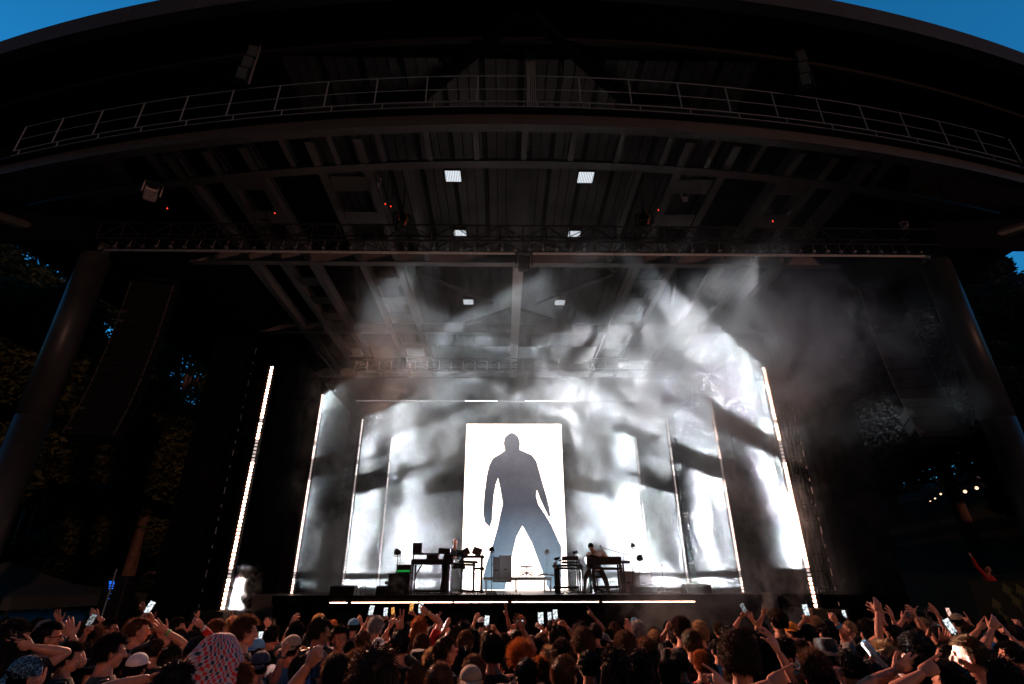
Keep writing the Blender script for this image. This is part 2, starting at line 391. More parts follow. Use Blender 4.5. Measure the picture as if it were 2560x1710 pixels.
fixture(1003, 560, 15.0, 'black hoist motor with orange straps above the truss, left of centre', BLACK, 1.1, -.2, .3, 1.2, name='chain_hoist', cat='hoist')
fixture(1612, 560, 15.0, 'black hoist motor with orange straps above the truss, right of centre', BLACK, 1.2, -.2, -.3, 1.2, name='chain_hoist', cat='hoist')
for o_ in [o for o in bpy.data.objects if o.name.startswith('chain_hoist')]:
    m = MB(); m.path([(.1, -.3, .3), (.16, -.34, 0), (.1, -.3, -.25)], .03, 5); m.path([(-.14, -.3, .2), (-.1, -.35, -.1)], .03, 5); m.build('strap', mat('orange_strap', (.7, .2, .05), .7), o_)
fixture(2262, 565, 14.5, 'small pale bracket lamp under the dark roof at far right', PALE, .45, -.2, -.5, 1.5, name='bracket_lamp', cat='lamp')
fixture(660, 565, 14.6, 'small dark spotlight with red tally lamp under the left roof', BLACK, .7, .2, .2, 1.3)
for (u, v, Y, side) in ((617, 160, 10.9, 'left'), (2003, 175, 10.9, 'right')):
    p = at(u, v, Y); t = thing('column_speaker', 'slim bluish hanging column speaker near the roof edge on the %s' % side, 'speaker', p, .3 if side == 'left' else -.3, 'hanging column speakers')
    for k in range(3): MB().bevbox((-.16 + k * .05, -.12, -.75 + k * .5), (.12 + k * .05, .12, -.28 + k * .5), .02).build('cabinet', mat('blue_grey_metal', (.03, .045, .05), .5), t)
    MB().path([(.2, 0, -.8), (.22, 0, 1.2)], .035, 6).build('hanger', CHROME if side == 'left' else DARKSTEEL, t)
p = at(1327, 160, 10.95); t = thing('cable_drop', 'bundle of thin vertical pipes and cables on the roof centre line', 'cable', p)
m = MB()
for k in range(5): m.path([(-.12 + k * .06, .03 * (k % 2), -1.9), (-.12 + k * .06, .03 * (k % 2), .6 + .25 * (k % 3))], .018, 5)
m.build('pipes', mat('pipe_blue_grey', (.3, .36, .4), .4, .5), t)
for (u, v) in ((687, 533), (963, 510), (977, 516), (1646, 525), (1932, 553), (418, 521)):
    p = at(u, v, 14.4)
    t = thing('tally_light', 'tiny red light glowing in the roof rigging, %s' % {687: 'left beside a long beam', 963: 'left one of a pair', 977: 'right one of a pair', 1646: 'right of the hoist', 1932: 'far right', 418: 'far left'}[u], 'indicator', p, 0, 'tally lights')
    MB().ell((0, 0, 0), (.025, .025, .03), 8, 6).build('bulb', emis('tally_red', (1, .05, .02), 1.5), t)
    MB().tube((0, 0, .02), (0, 0, 1.3), .008, n=4).build('hanger', DARKSTEEL, t)
# ------------------------------------------------------------------ light towers
TOP = CZ + 7.27
ROWS = [(9.12, 18.0, CZ - .72), (8.3, 21.3, 1.95), (7.5, 25.0, 1.95), (6.75, 28.5, 1.95)]
AZ = radians(42)
SEG = [(0, 2.42, 1.9), (2.66, 6.0, 1.05), (6.85, 7.45, .45), (7.6, 8.25, .7), (8.33, 20, 1.0)]
BEAM = 310.0
RANK = ['outermost', 'second', 'third', 'innermost']
def seg_factor(z):
    for a, b, f in SEG:
        if a <= z <= b: return f
    return .12
for i, (X, Y, zb) in enumerate(ROWS):
    for s in (-1, 1):
        t = thing('light_tower', 'tall narrow tower of white lights, %s from the screen on the %s' % ({0: 'farthest', 1: 'third', 2: 'second', 3: 'nearest'}[i], 'left' if s < 0 else 'right'), 'light tower', (s * X, Y, 0), 0, 'towers of white lights')
        MB().box((min(0, s * .16) - (0 if s > 0 else 0), .02, 0 if i == 0 else zb), (max(0, s * .16), .3, TOP + .03)).build('frame', BLACK, t)
        if i == 0: MB().box((s * .085 - .008, -.16, zb), (s * .085 + .008, .018, TOP + .03)).build('added_blinder', MATTE, t)  # added fin, keeps the tower's own light off the truss tower and drape
        dx = V((-s * sin(AZ), -cos(AZ), 0)); sd = V((dx.y, -dx.x, 0))
        z = zb; secs = {}; pitch = .105 if i else .125; w_ = .034 if i else .048
        while z < TOP - .03:
            f = seg_factor(z + .04)
            si = next((k for k, (a, b, f_) in enumerate(SEG) if a <= z + .04 <= b), None)
            if si is None: si = last + .5
            else: last = si
            secs.setdefault(si, MB()).bevbox((-w_, -.03, z), (w_, .005, z + pitch * .64), .012)
            z += pitch
        for si, q_ in secs.items():
            lit = si == int(si); zs = [p[2] for p in q_.v]
            q_.box((-w_ * .8, -.012, min(zs) + .005), (w_ * .8, .012, max(zs) - .005), 1)
            q_.build('lamp_strip' if lit else 'dim_strip', (emis('tower_cells', (1, .50, .34), 20.0) if i < 1 else emis('tower_cells_mid', (1, .6, .48), 6) if i < 2 else emis('tower_cells_dim', (1, .85, .8), 2.4)) if lit else emis('tower_cells_off', (1, .8, .75), .7), t).data.materials.append(BLACK)
        for (a, b, f) in SEG:
            a_ = max(a, zb, (1.6 if s < 0 else 2.3) if i == 0 else 2.12); b_ = min(b, TOP)
            if b_ - a_ < .15: continue
            l = bpy.data.lights.new('beam', 'AREA'); l.shape = 'RECTANGLE'; l.size = .22; l.size_y = b_ - a_
            l.energy = BEAM * f * (b_ - a_) / 7 * (1.0 if s > 0 else (.7 if a == 0 else .35) if i == 0 else .75); l.spread = radians(2.5); l.color = (.97, .98, 1)
            lo = bpy.data.objects.new('beam', l); COL.objects.link(lo); lo.parent = t
            lo.location = dx * .16 + V((0, 0, (a_ + b_) / 2)); lo.rotation_euler = dx.to_track_quat('-Z', 'Y').to_euler()
# added warm lamp on the left outer tower, for rim light on the audience
for s in (-1,):
    t = [o for o in bpy.data.objects if o.name.startswith('light_tower') and abs(o.location.x - s * 9.12) < .01][0]
    l = bpy.data.lights.new('added_flood', 'AREA'); l.shape = 'RECTANGLE'; l.size = .12; l.size_y = 5.0; l.energy = 950; l.spread = radians(56); l.color = (1, .46, .30)
    lo = bpy.data.objects.new('added_flood', l); COL.objects.link(lo); lo.parent = t; p0 = V((s * 9.12, 17.85, 6.6)); lo.location = p0 - V(t.location)
    lo.rotation_euler = (V((-s * 1.2, 5.6, 1.4)) - p0).to_track_quat('-Z', 'Y').to_euler()
# ------------------------------------------------------------------ big screen with the silhouette video
SY = 26.0
scr = thing('video_screen', 'tall white video screen showing the dark silhouette of a standing man', 'screen', (0, SY, 1.95))
pl, pr = at(1166, 1059, SY), at(1403, 1059, SY); pb = 1.95
MB().box((pl.x, .1, .02), (pr.x, .3, pl.z - pb), M=None).build('frame', BLACK, scr)
MB().box((pl.x, .04, .02), (pr.x, .096, pl.z - pb)).build('panel', emis('screen_white', (1, .80, .70), 3.4), scr)
sil = [(1275, 1083), (1282, 1082), (1289, 1086), (1296, 1093), (1300, 1108), (1298, 1124), (1312, 1130), (1330, 1138), (1341, 1153), (1348, 1178), (1356, 1207), (1366, 1240), (1373, 1268), (1376, 1290), (1372, 1293), (1362, 1272), (1352, 1250), (1342, 1224), (1340, 1240), (1346, 1262), (1362, 1285), (1378, 1312), (1396, 1352), (1403, 1366), (1403, 1420), (1403, 1474), (1372, 1474), (1356, 1428), (1330, 1358), (1306, 1314), (1291, 1342), (1277, 1400), (1262, 1474), (1200, 1474), (1216, 1410), (1232, 1362), (1244, 1320), (1251, 1286), (1257, 1260), (1251, 1222), (1245, 1194), (1239, 1212), (1234, 1240), (1231, 1278), (1230, 1300), (1224, 1318), (1212, 1305), (1208, 1282), (1211, 1235), (1217, 1190), (1223, 1163), (1232, 1146), (1252, 1134), (1263, 1126), (1259, 1108), (1262, 1094), (1268, 1088)]
import mathutils.geometry as geo
pts = [at(u, v, SY + .02) for u, v in sil]
tri = geo.tessellate_polygon([[V((p.x, p.z, 0)) for p in pts]])
m = MB(); m.add([(p.x, .02, max(p.z - pb, .03)) for p in pts] + [(p.x, .036, max(p.z - pb, .03)) for p in pts], [tuple(t_) for t_ in tri] + [tuple(i + len(pts) for i in t_) for t_ in tri])
fm = bpy.data.materials.new('screen_figure'); fm.use_nodes = True; T = fm.node_tree; T.nodes.clear()
o_ = T.nodes.new('ShaderNodeOutputMaterial'); e_ = T.nodes.new('ShaderNodeEmission'); tc = T.nodes.new('ShaderNodeTexCoord'); sp = T.nodes.new('ShaderNodeSeparateXYZ'); cr = T.nodes.new('ShaderNodeValToRGB')
mr = T.nodes.new('ShaderNodeMapRange'); mr.inputs[1].default_value = 0; mr.inputs[2].default_value = 7.4
nn = T.nodes.new('ShaderNodeTexNoise'); nn.inputs['Scale'].default_value = 22; nn.inputs['Detail'].default_value = 6
T.links.new(tc.outputs['Object'], sp.inputs[0]); T.links.new(sp.outputs[2], mr.inputs[0]); T.links.new(mr.outputs[0], cr.inputs[0])
els = cr.color_ramp.elements; els[0].position = 0; els[0].color = (.20, .32, .42, 1); els[1].position = 1; els[1].color = (.28, .27, .30, 1)
for ps, c in ((.3, (.13, .18, .26, 1)), (.5, (.075, .08, .10, 1)), (.7, (.125, .115, .14, 1)), (.86, (.20, .19, .22, 1))):
    e = els.new(ps); e.color = c
T.links.new(tc.outputs['Object'], nn.inputs['Vector'])
m2 = T.nodes.new('ShaderNodeMapRange'); m2.inputs[1].default_value = .3; m2.inputs[2].default_value = .7; m2.inputs[3].default_value = .8; m2.inputs[4].default_value = 1.2
T.links.new(nn.outputs[0], m2.inputs[0]); T.links.new(cr.outputs[0], e_.inputs[0]); T.links.new(m2.outputs[0], e_.inputs[1]); T.links.new(e_.outputs[0], o_.inputs[0])
m.build('figure_image', fm, scr)
# ------------------------------------------------------------------ stage
DZ = CZ - .35                                # stage floor height
st = thing('stage', 'low black stage platform with a thin white light line along its lip', 'stage', (0, 0, 0))
MB().box((-7.5, 17.6, DZ - .14), (7.3, 32, DZ)).build('floor', DECKF, st)
MB().box((-9.4, 20.6, 1.0), (-7.52, 32, DZ - .02)).build('side_floor', DECKF, st)
MB().box((7.32, 20.6, 1.0), (9.2, 32, DZ - .02)).build('side_floor', DECKF, st)
MB().box((-7.5, 17.72, 0), (7.3, 17.8, DZ - .145)).build('front_skirt', MATTE, st)
m = MB(); x = -5.75; R2 = random.Random(3)
while x < 5.2:
    L_ = R2.choice([.25, .5, 1.6, 2.6, 3.0]); L_ = min(L_, 5.2 - x); m.box((x, 17.5, DZ - .198), (x + L_, 17.53, DZ - .185)); x += L_ + R2.choice([.06, .1, .14])
m.build('lip_light', emis('lip_white', (1, .55, .4), 30), st)
MB().box((-7.5, 17.54, DZ - .24), (7.3, 17.597, DZ + .004)).build('lip_channel', MATTE, st)
m = MB()
for q in range(22): m.box((-2.2 + q * .1, 17.62, DZ + .002), (-2.14 + q * .1, 17.9, DZ + .02))
m.build('grate', DARKSTEEL, st)
for s in (-1, 1):
    MB().box((min(s * 8.6, s * 9.9), 17.7, 0), (max(s * 8.6, s * 9.9), 18.8, CZ - .76)).build('side_plinth', BLACK, st)
# wing drapes, back drape
def drape(x0, x1, y, z0, z1, label, amp=.03):
    n = max(8, int(abs(x1 - x0) / .12)); m = MB(); vs = []
    for i in range(n + 1):
        x = x0 + (x1 - x0) * i / n; yy = y + (0 if ('rear' in label or 'masking' in label) else amp) * sin(i * 1.9)
        vs += [(x, yy, z0), (x, yy, z1)]
    m.add(vs, [(i * 2, i * 2 + 2, i * 2 + 3, i * 2 + 1) for i in range(n)])
    return tag(m.build('black_drape', MATTE if 'rear' in label else mat('wing_cloth', (.004, .004, .0035), .95, 0, .2, 2, .2, spec=.05), None, True), label, 'drape')
drape(-11.6, -10.15, 18.3, 0, CZ + 8.6, 'flat black wing drape left of the farthest left light tower')
drape(10.3, 12.3, 18.3, 0, CZ + 8.6, 'flat black wing drape right of the farthest right light tower')
drape(-9.4, 9.4, 31.2, DZ, CZ + 9.3, 'wide black rear drape behind the video screen')
for s in (-1, 1):
    n_ = 'left' if s < 0 else 'right'
    drape(s * 8.55, s * 9.0, 21.6, DZ, CZ + 8.2, 'narrow black masking drape beside the second %s light tower' % n_)
    n = 60; m = MB(); vs = []
    for i in range(n + 1):
        y_ = 20.6 + (31.2 - 20.6) * i / n; x_ = s * 10.0; vs += [(x_, y_, 0), (x_, y_, CZ + 9.5)]
    m.add(vs, [(i * 2, i * 2 + 2, i * 2 + 3, i * 2 + 1) for i in range(n)])
    tag(m.build('black_drape', MATTE, None, True), 'long black side drape running back along the %s edge of the stage' % n_, 'drape')
    t = truss('truss_tower', 'upright black truss tower with silver cable clips outside the farthest %s light tower' % n_, (s * 9.85, 18.0, 0), (s * 9.85, 18.0, CZ + 8.6), .3, .5, group='upright truss towers', r=.028)
    for k_ in t.children: k_.data.materials[0] = MATTE
    for k in range(22):
        z = 1.2 + k * .42; l = .1 + .12 * ((k * 7) % 3 == 0); MB().box((-s * .02 - .012, -.06, z), (-s * .02 + .012, -.045, z + l)).build('cable_clip', CHROME, t)
    p_ = MB().box((min(s * 11.7, s * 15.9), 25.8, 0), (max(s * 11.7, s * 15.9), 26.0, CZ + 1.6)); 
    tag(p_.build('wing_wall', BLACK), 'low dark wall behind the %s speaker array' % n_, 'wall')
    MB().box((min(s * 11.9, s * 13.9), 24.0, 0), (max(s * 11.9, s * 13.9), 24.4, CZ + 9)).build('wing_post', SOFF, canopy)
# smoke lit sides: dark wing boxes under the speaker arrays
def arrays(s):
    t = thing('speaker_array', 'tall curved column of black speaker cabinets hanging on the %s of the stage' % ('left' if s < 0 else 'right'), 'speaker', (s * 13.7, 17.0, CZ + 10.2), s * -.18, 'hanging speaker arrays')
    y = 0; z = 0; ang = 0; n = 16
    MB().box((-.7, -.1, .02), (.7, .5, .14)).build('rigging_frame', DARKSTEEL, t)
    for k in range(n):
        ang = radians(-.2 - (k ** 1.9) * .12)
        M = Matrix.Translation((0, y, z)) @ Matrix.Rotation(ang, 4, 'X')
        c = MB().bevbox((-.72, 0, -.372), (.72, .55, -.005), .02, M=M).build('speaker_cabinet', GRILL, t)
        WE = mat('worn_edge', (.05, .042, .038), .5)
        for sx in (-.73, .69): MB().box((sx, -.02, -.36), (sx + .04, .02, -.02), M=M).build('side_rail', WE, c)
        if k in (3, 4, 13, 15): MB().box((-.66, -.012, -.2), (-.52, -.004, -.12), M=M).build('badge', WE, c)
        e = M @ V((0, 0, -.38)); y, z = e.y, e.z
    return t
arrays(-1); arrays(1)

# ------------------------------------------------------------------ stage gear
GY = 18.6
PXH = lambda u, v, Y=GY: at(u, v, Y)
def wedge(u0, u1, v0, label, y=18.1, m_=BLACK, name='floor_monitor', cat='monitor'):
    a = at(u0, 1490, y); b = at(u1, 1490, y); hgt = at(u0, v0, y).z - DZ; t = thing(name, label, cat, ((a.x + b.x) / 2, y, DZ), 0, 'floor monitors'); W = (b.x - a.x) / 2
    m = MB(); m.add([(-W, -.25, 0), (W, -.25, 0), (W, .4, 0), (-W, .4, 0), (-W, -.2, hgt * .9), (W, -.2, hgt * .9), (W, .1, hgt), (-W, .1, hgt), (W, .4, hgt * .45), (-W, .4, hgt * .45)],
        [(0, 3, 2, 1), (0, 1, 5, 4), (4, 5, 6, 7), (7, 6, 8, 9), (9, 8, 2, 3), (0, 4, 7, 9, 3), (1, 2, 8, 6, 5)])
    m.build('cabinet', m_, t)
    MB().box((-W * .9, -.262, .03), (W * .9, -.252, hgt * .82)).build('grille', GRILL, t)
    MB().path([(W + .005, 0, .1), (W + .3, -.1, .3), (W + .35, -.15, .02), (W + .8, -.2, .015)], .012, 5).build('cable', CABLE, t)
    return t
GREYB = mat('hazy_grey_box', (.14, .125, .13), .6); PALEB = mat('pale_grey_box', (.34, .36, .38), .6)  # GREYB has the haze of the smoke mixed into its base colour
wedge(828, 888, 1463, 'black wedge monitor, leftmost on the stage lip')
wedge(942, 966, 1464, 'small black wedge monitor against the flight cases')
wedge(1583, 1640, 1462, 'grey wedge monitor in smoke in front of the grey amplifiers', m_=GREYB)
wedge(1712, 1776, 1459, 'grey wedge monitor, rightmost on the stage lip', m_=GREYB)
def crate(u0, u1, v0, v1, y, label, name='flight_case', cat='case', stripe=False, m_=BLACK, depth=.5, group=None):
    a = at(u0, v1, y); b = at(u1, v0, y); t = thing(name, label, cat, ((a.x + b.x) / 2, y, a.z), 0, group); W = (b.x - a.x) / 2; Hh = b.z - a.z
    MB().bevbox((-W, 0, 0), (W, depth, Hh), .02).build('box', m_, t)
    m = MB()
    for sx in (-1, 1):
        for z in (0, Hh): m.bevbox((sx * W - .03, -.012, z - .03 if z else 0), (sx * W + .03, .03, z if z else .03), .005)
    m.build('corner', DARKSTEEL, t)
    MB().bevbox((-.07, -.02, Hh * .45), (.07, -.005, Hh * .45 + .05), .005).build('handle', DARKSTEEL, t)
    if stripe: MB().box((-W + .03, -.012, .03), (W - .03, -.004, .09)).build('green_stripe', emis('green_led', (.02, .30, .06), .6), t)
    return t
lo = crate(967, 1026, 1433, 1491, 18.7, 'large black flight case left of the left keyboard rig', 'flight_case')
MB().ell((-.42, .1, .4), (.06, .06, .06), 10, 8).build('knob', BLACK, lo)
MB().tube((-.42, .1, .4), (-.36, .1, .4), .02).build('knob_arm', BLACK, lo)
crate(990, 1028, 1411, 1432.6, 18.7, 'black case with a green lit stripe stacked on the flight case', stripe=True)
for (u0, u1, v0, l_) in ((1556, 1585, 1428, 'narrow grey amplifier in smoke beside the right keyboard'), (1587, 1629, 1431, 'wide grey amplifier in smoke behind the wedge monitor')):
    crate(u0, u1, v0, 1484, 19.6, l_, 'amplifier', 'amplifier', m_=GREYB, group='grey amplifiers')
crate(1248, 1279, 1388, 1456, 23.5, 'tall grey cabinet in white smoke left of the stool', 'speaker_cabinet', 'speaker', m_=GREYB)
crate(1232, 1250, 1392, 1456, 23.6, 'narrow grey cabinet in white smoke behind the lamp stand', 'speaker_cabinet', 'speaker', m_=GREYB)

def P(u, v, y=GY): return at(u, v, y)
def loc_tube(m, pts, r, o, y=GY, n=7):
    m.path([P(u, v, y) - o for (u, v) in pts], r, n)
def rig(name, label, legs, bars, y=GY, dy=.55):
    """frame of round posts: legs = [(u, vtop, vbottom)], bars = [(u0, v0, u1, v1)]"""
    o = P((legs[0][0] + legs[-1][0]) / 2, 1488, y); o.z = DZ; t = thing(name, label, 'stand', o)
    for k, (u, v0, v1) in enumerate(legs):
        for q in (0, dy):
            a = P(u, v0, y); b = P(u, v1, y); b.z = DZ + .02; a = V((a.x, y + q, a.z)); b = V((a.x, y + q, b.z))
            m = MB(); m.tube(b - o, a - o, .03, n=8); m.tube(b - o, b - o + V((0, 0, .07)), .038, n=8); m.tube(a - o - V((0, 0, .05)), a - o, .034, n=8)
            m.build('leg', BLACK, t)
    for (u0, v0, u1, v1) in bars:
        a = P(u0, v0, y); b = P(u1, v1, y)
        for q in (0, dy):
            m = MB(); m.tube(V((a.x, y + q, a.z)) - o, V((b.x, y + q, b.z)) - o, .03, n=8)
            for pp in (a, b): m.ell(V((pp.x, y + q, pp.z)) - o, (.052, .052, .052), 8, 6)
            m.build('crossbar', BLACK, t)
        m = MB()
        for pp in (a, b): m.tube(V((pp.x, y, pp.z)) - o, V((pp.x, y + dy, pp.z)) - o, .02, n=8)
        m.build('side_bar', BLACK, t)
    return t, o
def keys(u0, u1, v0, v1, y, label, name='keyboard', cat='keyboard', tilt=0., knobs=True, dep=.42, group=None):
    a = at(u0, v1, y - .06); b = at(u1, v0, y - .06); W = (b.x - a.x) / 2; Hh = b.z - a.z
    t = thing(name, label, cat, ((a.x + b.x) / 2, y - .06, a.z + .003), 0, group); M = Matrix.Rotation(tilt, 4, 'Y')
    MB().bevbox((-W, 0, 0), (W, dep, Hh), .015, M=M).build('body', BLACK, t)
    m = MB(); n = int(W * 2 / .05)
    for i in range(n): m.box((-W + .03 + i * .05, dep * .55, Hh + .001), (-W + .072 + i * .05, dep * .95, Hh + .012), M=M)
    m.build('keys', mat('ivory_keys', (.5, .49, .46), .3), t)
    if knobs:
        m = MB(); 
        for i in range(int(W * 2 / .07)): m.path([M @ V((-W + .05 + i * .07, dep * .3, Hh)), M @ V((-W + .05 + i * .07, dep * .3, Hh + .025))], .012, 6)
        m.build('knobs', DARKSTEEL, t)
    return t
# left rig
rig('keyboard_stand', 'black tubular stand carrying the left keyboard', [(1033, 1411, 1488), (1119, 1411, 1488), (1124, 1411, 1488)], [(1035, 1478, 1115, 1478)])
keys(1027, 1134, 1398, 1411, GY, 'long black keyboard on the left stand, slim shelf above it', dep=.5)
sh = thing('keyboard_shelf', 'thin raised black shelf above the left keyboard', 'shelf', P(1062, 1384) )
oo = P(1062, 1384)
m = MB(); a_, b_ = P(1030, 1385) - oo, P(1096, 1385) - oo; m.bevbox((a_.x, .05, -.02), (b_.x, .45, .02), .008); m.build('board', BLACK, sh)
for uu in (1032, 1066, 1094): MB().tube((P(uu, 1385).x - oo.x, .2, -.02), (P(uu, 1385).x - oo.x, .2, P(uu, 1399).z - oo.z), .018).build('leg', BLACK, sh)
def laptop(u0, u1, v0, v1, y, label):
    a = at(u0, v1, y); b = at(u1, v0, y); t = thing('laptop', label, 'laptop', ((a.x + b.x) / 2, y, a.z)); W = (b.x - a.x) / 2; Hh = b.z - a.z
    MB().bevbox((-W, 0, 0), (W, .02, Hh), .006, M=Matrix.Rotation(.12, 4, 'X')).build('lid', BLACK, t)
    MB().bevbox((-W, .02, 0), (W, .3, .018), .006).build('base', BLACK, t); return t
laptop(1031, 1056, 1357, 1382, GY + .1, 'open black laptop on the raised shelf at far left of the rig')
crate(1068, 1094, 1387, 1397.6, GY, 'low black box between the shelf and the left keyboard', 'effects_box', 'box', depth=.3)
keys(1095, 1125, 1371, 1385, GY, 'tilted black synthesizer in front of the bald man', 'synthesizer', 'synthesizer', .06, dep=.3)
crate(1112, 1133, 1386, 1397.6, GY + .02, 'small dark mixer cluttered with cables under the bald man\'s hands', 'mixer', 'mixer', depth=.3)
# left gear rack
rig('gear_rack', 'black tube rack with tilted gear right of the bald man', [(1156, 1382, 1488), (1184, 1410, 1488), (1204, 1390, 1488)], [(1136, 1410, 1184, 1412), (1134, 1418, 1158, 1418), (1184, 1421, 1206, 1421), (1158, 1478, 1204, 1479), (1158, 1391, 1206, 1391)])
for (u0, u1, v0, v1, tl, l_) in ((1157, 1178, 1376, 1389, -.5, 'tilted brown drum machine, left one on the gear rack'), (1178, 1201, 1371, 1388, .3, 'tilted brown drum machine, right one on the gear rack')):
    a = at((u0 + u1) / 2, v1, GY + .1); W = (at(u1, v1, GY).x - at(u0, v1, GY).x) / 2; t = thing('drum_machine', l_, 'drum machine', a, 0, 'tilted drum machines')
    M = Matrix.Rotation(tl, 4, 'Y') @ Matrix.Rotation(.5, 4, 'X')
    MB().bevbox((-W, 0, 0), (W, .3, .13), .015, M=M).build('body', mat('brown_plastic', (.09, .07, .06), .5), t)
    m = MB()
    for i in range(4):
        for j in range(3): m.bevbox((-W * .8 + i * W * .42, .03 + j * .08, .13), (-W * .8 + i * W * .42 + W * .3, .09 + j * .08, .145), .004, M=M)
    m.build('pads', GRILL, t)
    MB().tube((0, .1, -.06), (0, .1, .02), .03).build('mount', BLACK, t)
keys(1146, 1194, 1402, 1408, GY, 'thin black controller halfway down the gear rack', 'controller', 'controller', .05, dep=.3)
crate(1150, 1160, 1414, 1420, GY + .1, 'tiny black pedal box clamped on the gear rack', 'pedal_box', 'box', depth=.2)
# right rig
rig('synth_rack', 'black tube rack with small lamps left of the bent keyboard player', [(1391, 1420, 1488), (1397, 1420, 1488), (1447, 1398, 1488), (1454, 1414, 1488)], [(1388, 1414, 1451, 1413), (1392, 1420, 1452, 1421), (1391, 1469, 1444, 1469)])
keys(1407, 1446, 1391, 1401, GY, 'black synthesizer, upper one on the right rack', 'synthesizer', 'synthesizer', dep=.35)
keys(1406, 1446, 1404, 1409, GY, 'slim black sequencer, lower one on the right rack', 'sequencer', 'sequencer', dep=.35)
for (u0, v0, u1, v1) in ((1396, 1402, 1407, 1400),): 
    t = thing('cable_boom', 'thin black boom reaching left from the right rack', 'boom', P(u0, v0)); MB().tube((0, 0, 0), P(u1, v1) - P(u0, v0), .02).build('tube', BLACK, t)
rig('keyboard_stand', 'black tubular stand carrying the right keyboard', [(1480, 1411, 1488), (1484, 1411, 1488), (1552, 1411, 1488), (1557, 1405, 1488)], [(1483, 1421, 1552, 1421), (1486, 1468, 1550, 1468)])
keys(1467, 1553, 1392, 1411, GY, 'deep black keyboard in front of the bent player', dep=.5)
crate(1468, 1492, 1388.5, 1391.6, GY, 'flat black box on top of the right keyboard', 'effects_box', 'box', depth=.3)
keys(1555, 1575, 1402, 1409, GY + .1, 'short black keyboard at the right end of the stand', 'controller', 'controller', dep=.3)
# lamps on stands and a clip-on lamp
def stand_lamp(u, v, vb, y, label, head=.085, grey=False, yaw=0., pedal=True, zb=None):
    o = at(u, vb, y); o.z = DZ if zb is None else zb; c = at(u, v, y) - o; M_ = GREYB if grey else BLACK
    t = thing('stand_lamp', label, 'lamp', o, 0, 'small round lamps on stands')
    MB().tube((0, 0, 0), (c.x, 0, c.z - .05), .012, n=6).build('pole', M_, t)
    d = V((sin(yaw), -cos(yaw) * .8, .15)).normalized()
    hd = MB().path([c - d * head * 1.1, c - d * head * .8, c, c + d * head * .7], [head * .35, head * .8, head, head * 1.05], 14).build('lamp_head', M_, t, True)
    m = MB()
    m.tube(c + V((-head * 1.1, 0, 0)), c + V((-head * 1.1, 0, -head * 1.3)), .01, n=5); m.tube(c + V((head * 1.1, 0, 0)), c + V((head * 1.1, 0, -head * 1.3)), .01, n=5); m.tube(c + V((-head * 1.1, 0, -head * 1.3)), c + V((head * 1.1, 0, -head * 1.3)), .01, n=5)
    m.build('yoke', M_, t)
    if pedal: MB().path([(0, 0, 0), (0, 0, .02)], [.16, .15], 16).build('base', M_, t)
    m = MB(); m.path([c - V((0, -head, .02)), c + V((head * 1.2, head, -.25)), c + V((.02, .03, -.5))], .006, 4); m.build('cable', CABLE, t)
    return t
stand_lamp(994, 1380, 1411, 18.75, 'black round lamp standing on the green striped case', .1, zb=at(994, 1410.6, 18.7).z, pedal=False, yaw=-.6)
stand_lamp(1229, 1373, 1486, 18.5, 'round lamp on a tall thin stand right of the gear rack', .075, yaw=.9)
stand_lamp(1582, 1363, 1486, 19.4, 'black lamp pointing left on the tallest stand by the amplifiers', .07, yaw=-1.5)
stand_lamp(1599, 1395, 1486, 19.4, 'black round lamp on the shorter stand by the amplifiers', .1, yaw=.6)
stand_lamp(1367, 1379, 1462, 23.0, 'pale round lamp fading in smoke left of the right rack', .085, True, yaw=.4)
stand_lamp(1892, 1448, 1490, 19.5, 'small dark dish lamp alone at the right end of the stage', .1, yaw=1.2)
for (u, v, l_, zz) in ((1391, 1397, 'clip-on lamp with black clamp at the left end of the synth rack', 1414), (1436, 1381, 'small black camera on an arm above the upper synthesizer', 1391)):
    o = P(u, zz); c = P(u, v) - o; nm = 'clip_lamp' if u < 1400 else 'small_camera'
    t = thing(nm, l_, 'lamp' if u < 1400 else 'camera', o + V((0, .05, 0)))
    MB().tube((0, 0, -.01), c, .012, n=6).build('arm', BLACK, t)
    m = MB(); m.ell(c, (.075, .06, .05), 10, 8); m.path([c, c + V((.1, -.05, .03))], [.03, .045], 8); m.build('head', BLACK, t)
    if u < 1400:
        m = MB(); m.path([c + V((-.04, -.04, -.1)), c + V((-.04, -.04, -.3))], [.06, .045], 10); m.build('shade', mat('pink_grey', (.35, .28, .27), .5), t)
# microphone boom + mic stand
o = P(1558, 1487); o.z = DZ; t = thing('microphone_stand', 'boom microphone stand reaching left over the right keyboard', 'microphone stand', o, 0)
m = MB(); m.tube((0, 0, 0), P(1558, 1386) - o, .012, n=6); m.build('pole', BLACK, t)
MB().tube(P(1570, 1388) - o, P(1506, 1369) - o, .009, n=6).build('boom', BLACK, t)
MB().path([P(1506, 1371) - o, P(1502, 1366) - o, P(1500, 1363) - o], [.012, .018, .03], 8).build('microphone', BLACK, t)
m = MB()
for k in range(3): m.tube((0, 0, .12), (.25 * cos(k * 2.1), .25 * sin(k * 2.1), .01), .01, n=5)
m.build('tripod', BLACK, t)
o = at(1659, 1487, 19.5); o.z = DZ; t = thing('microphone_stand', 'plain straight microphone stand right of the grey amplifiers', 'microphone stand', o)
MB().tube((0, 0, 0), at(1655, 1416, 19.5) - o, .011, n=6).build('pole', GREYB, t)
MB().path([at(1655, 1416, 19.5) - o, at(1655, 1411, 19.5) - o], [.015, .03], 8).build('microphone', GREYB, t)
MB().path([(0, 0, 0), (0, 0, .02)], .13, 14).build('base', GREYB, t)
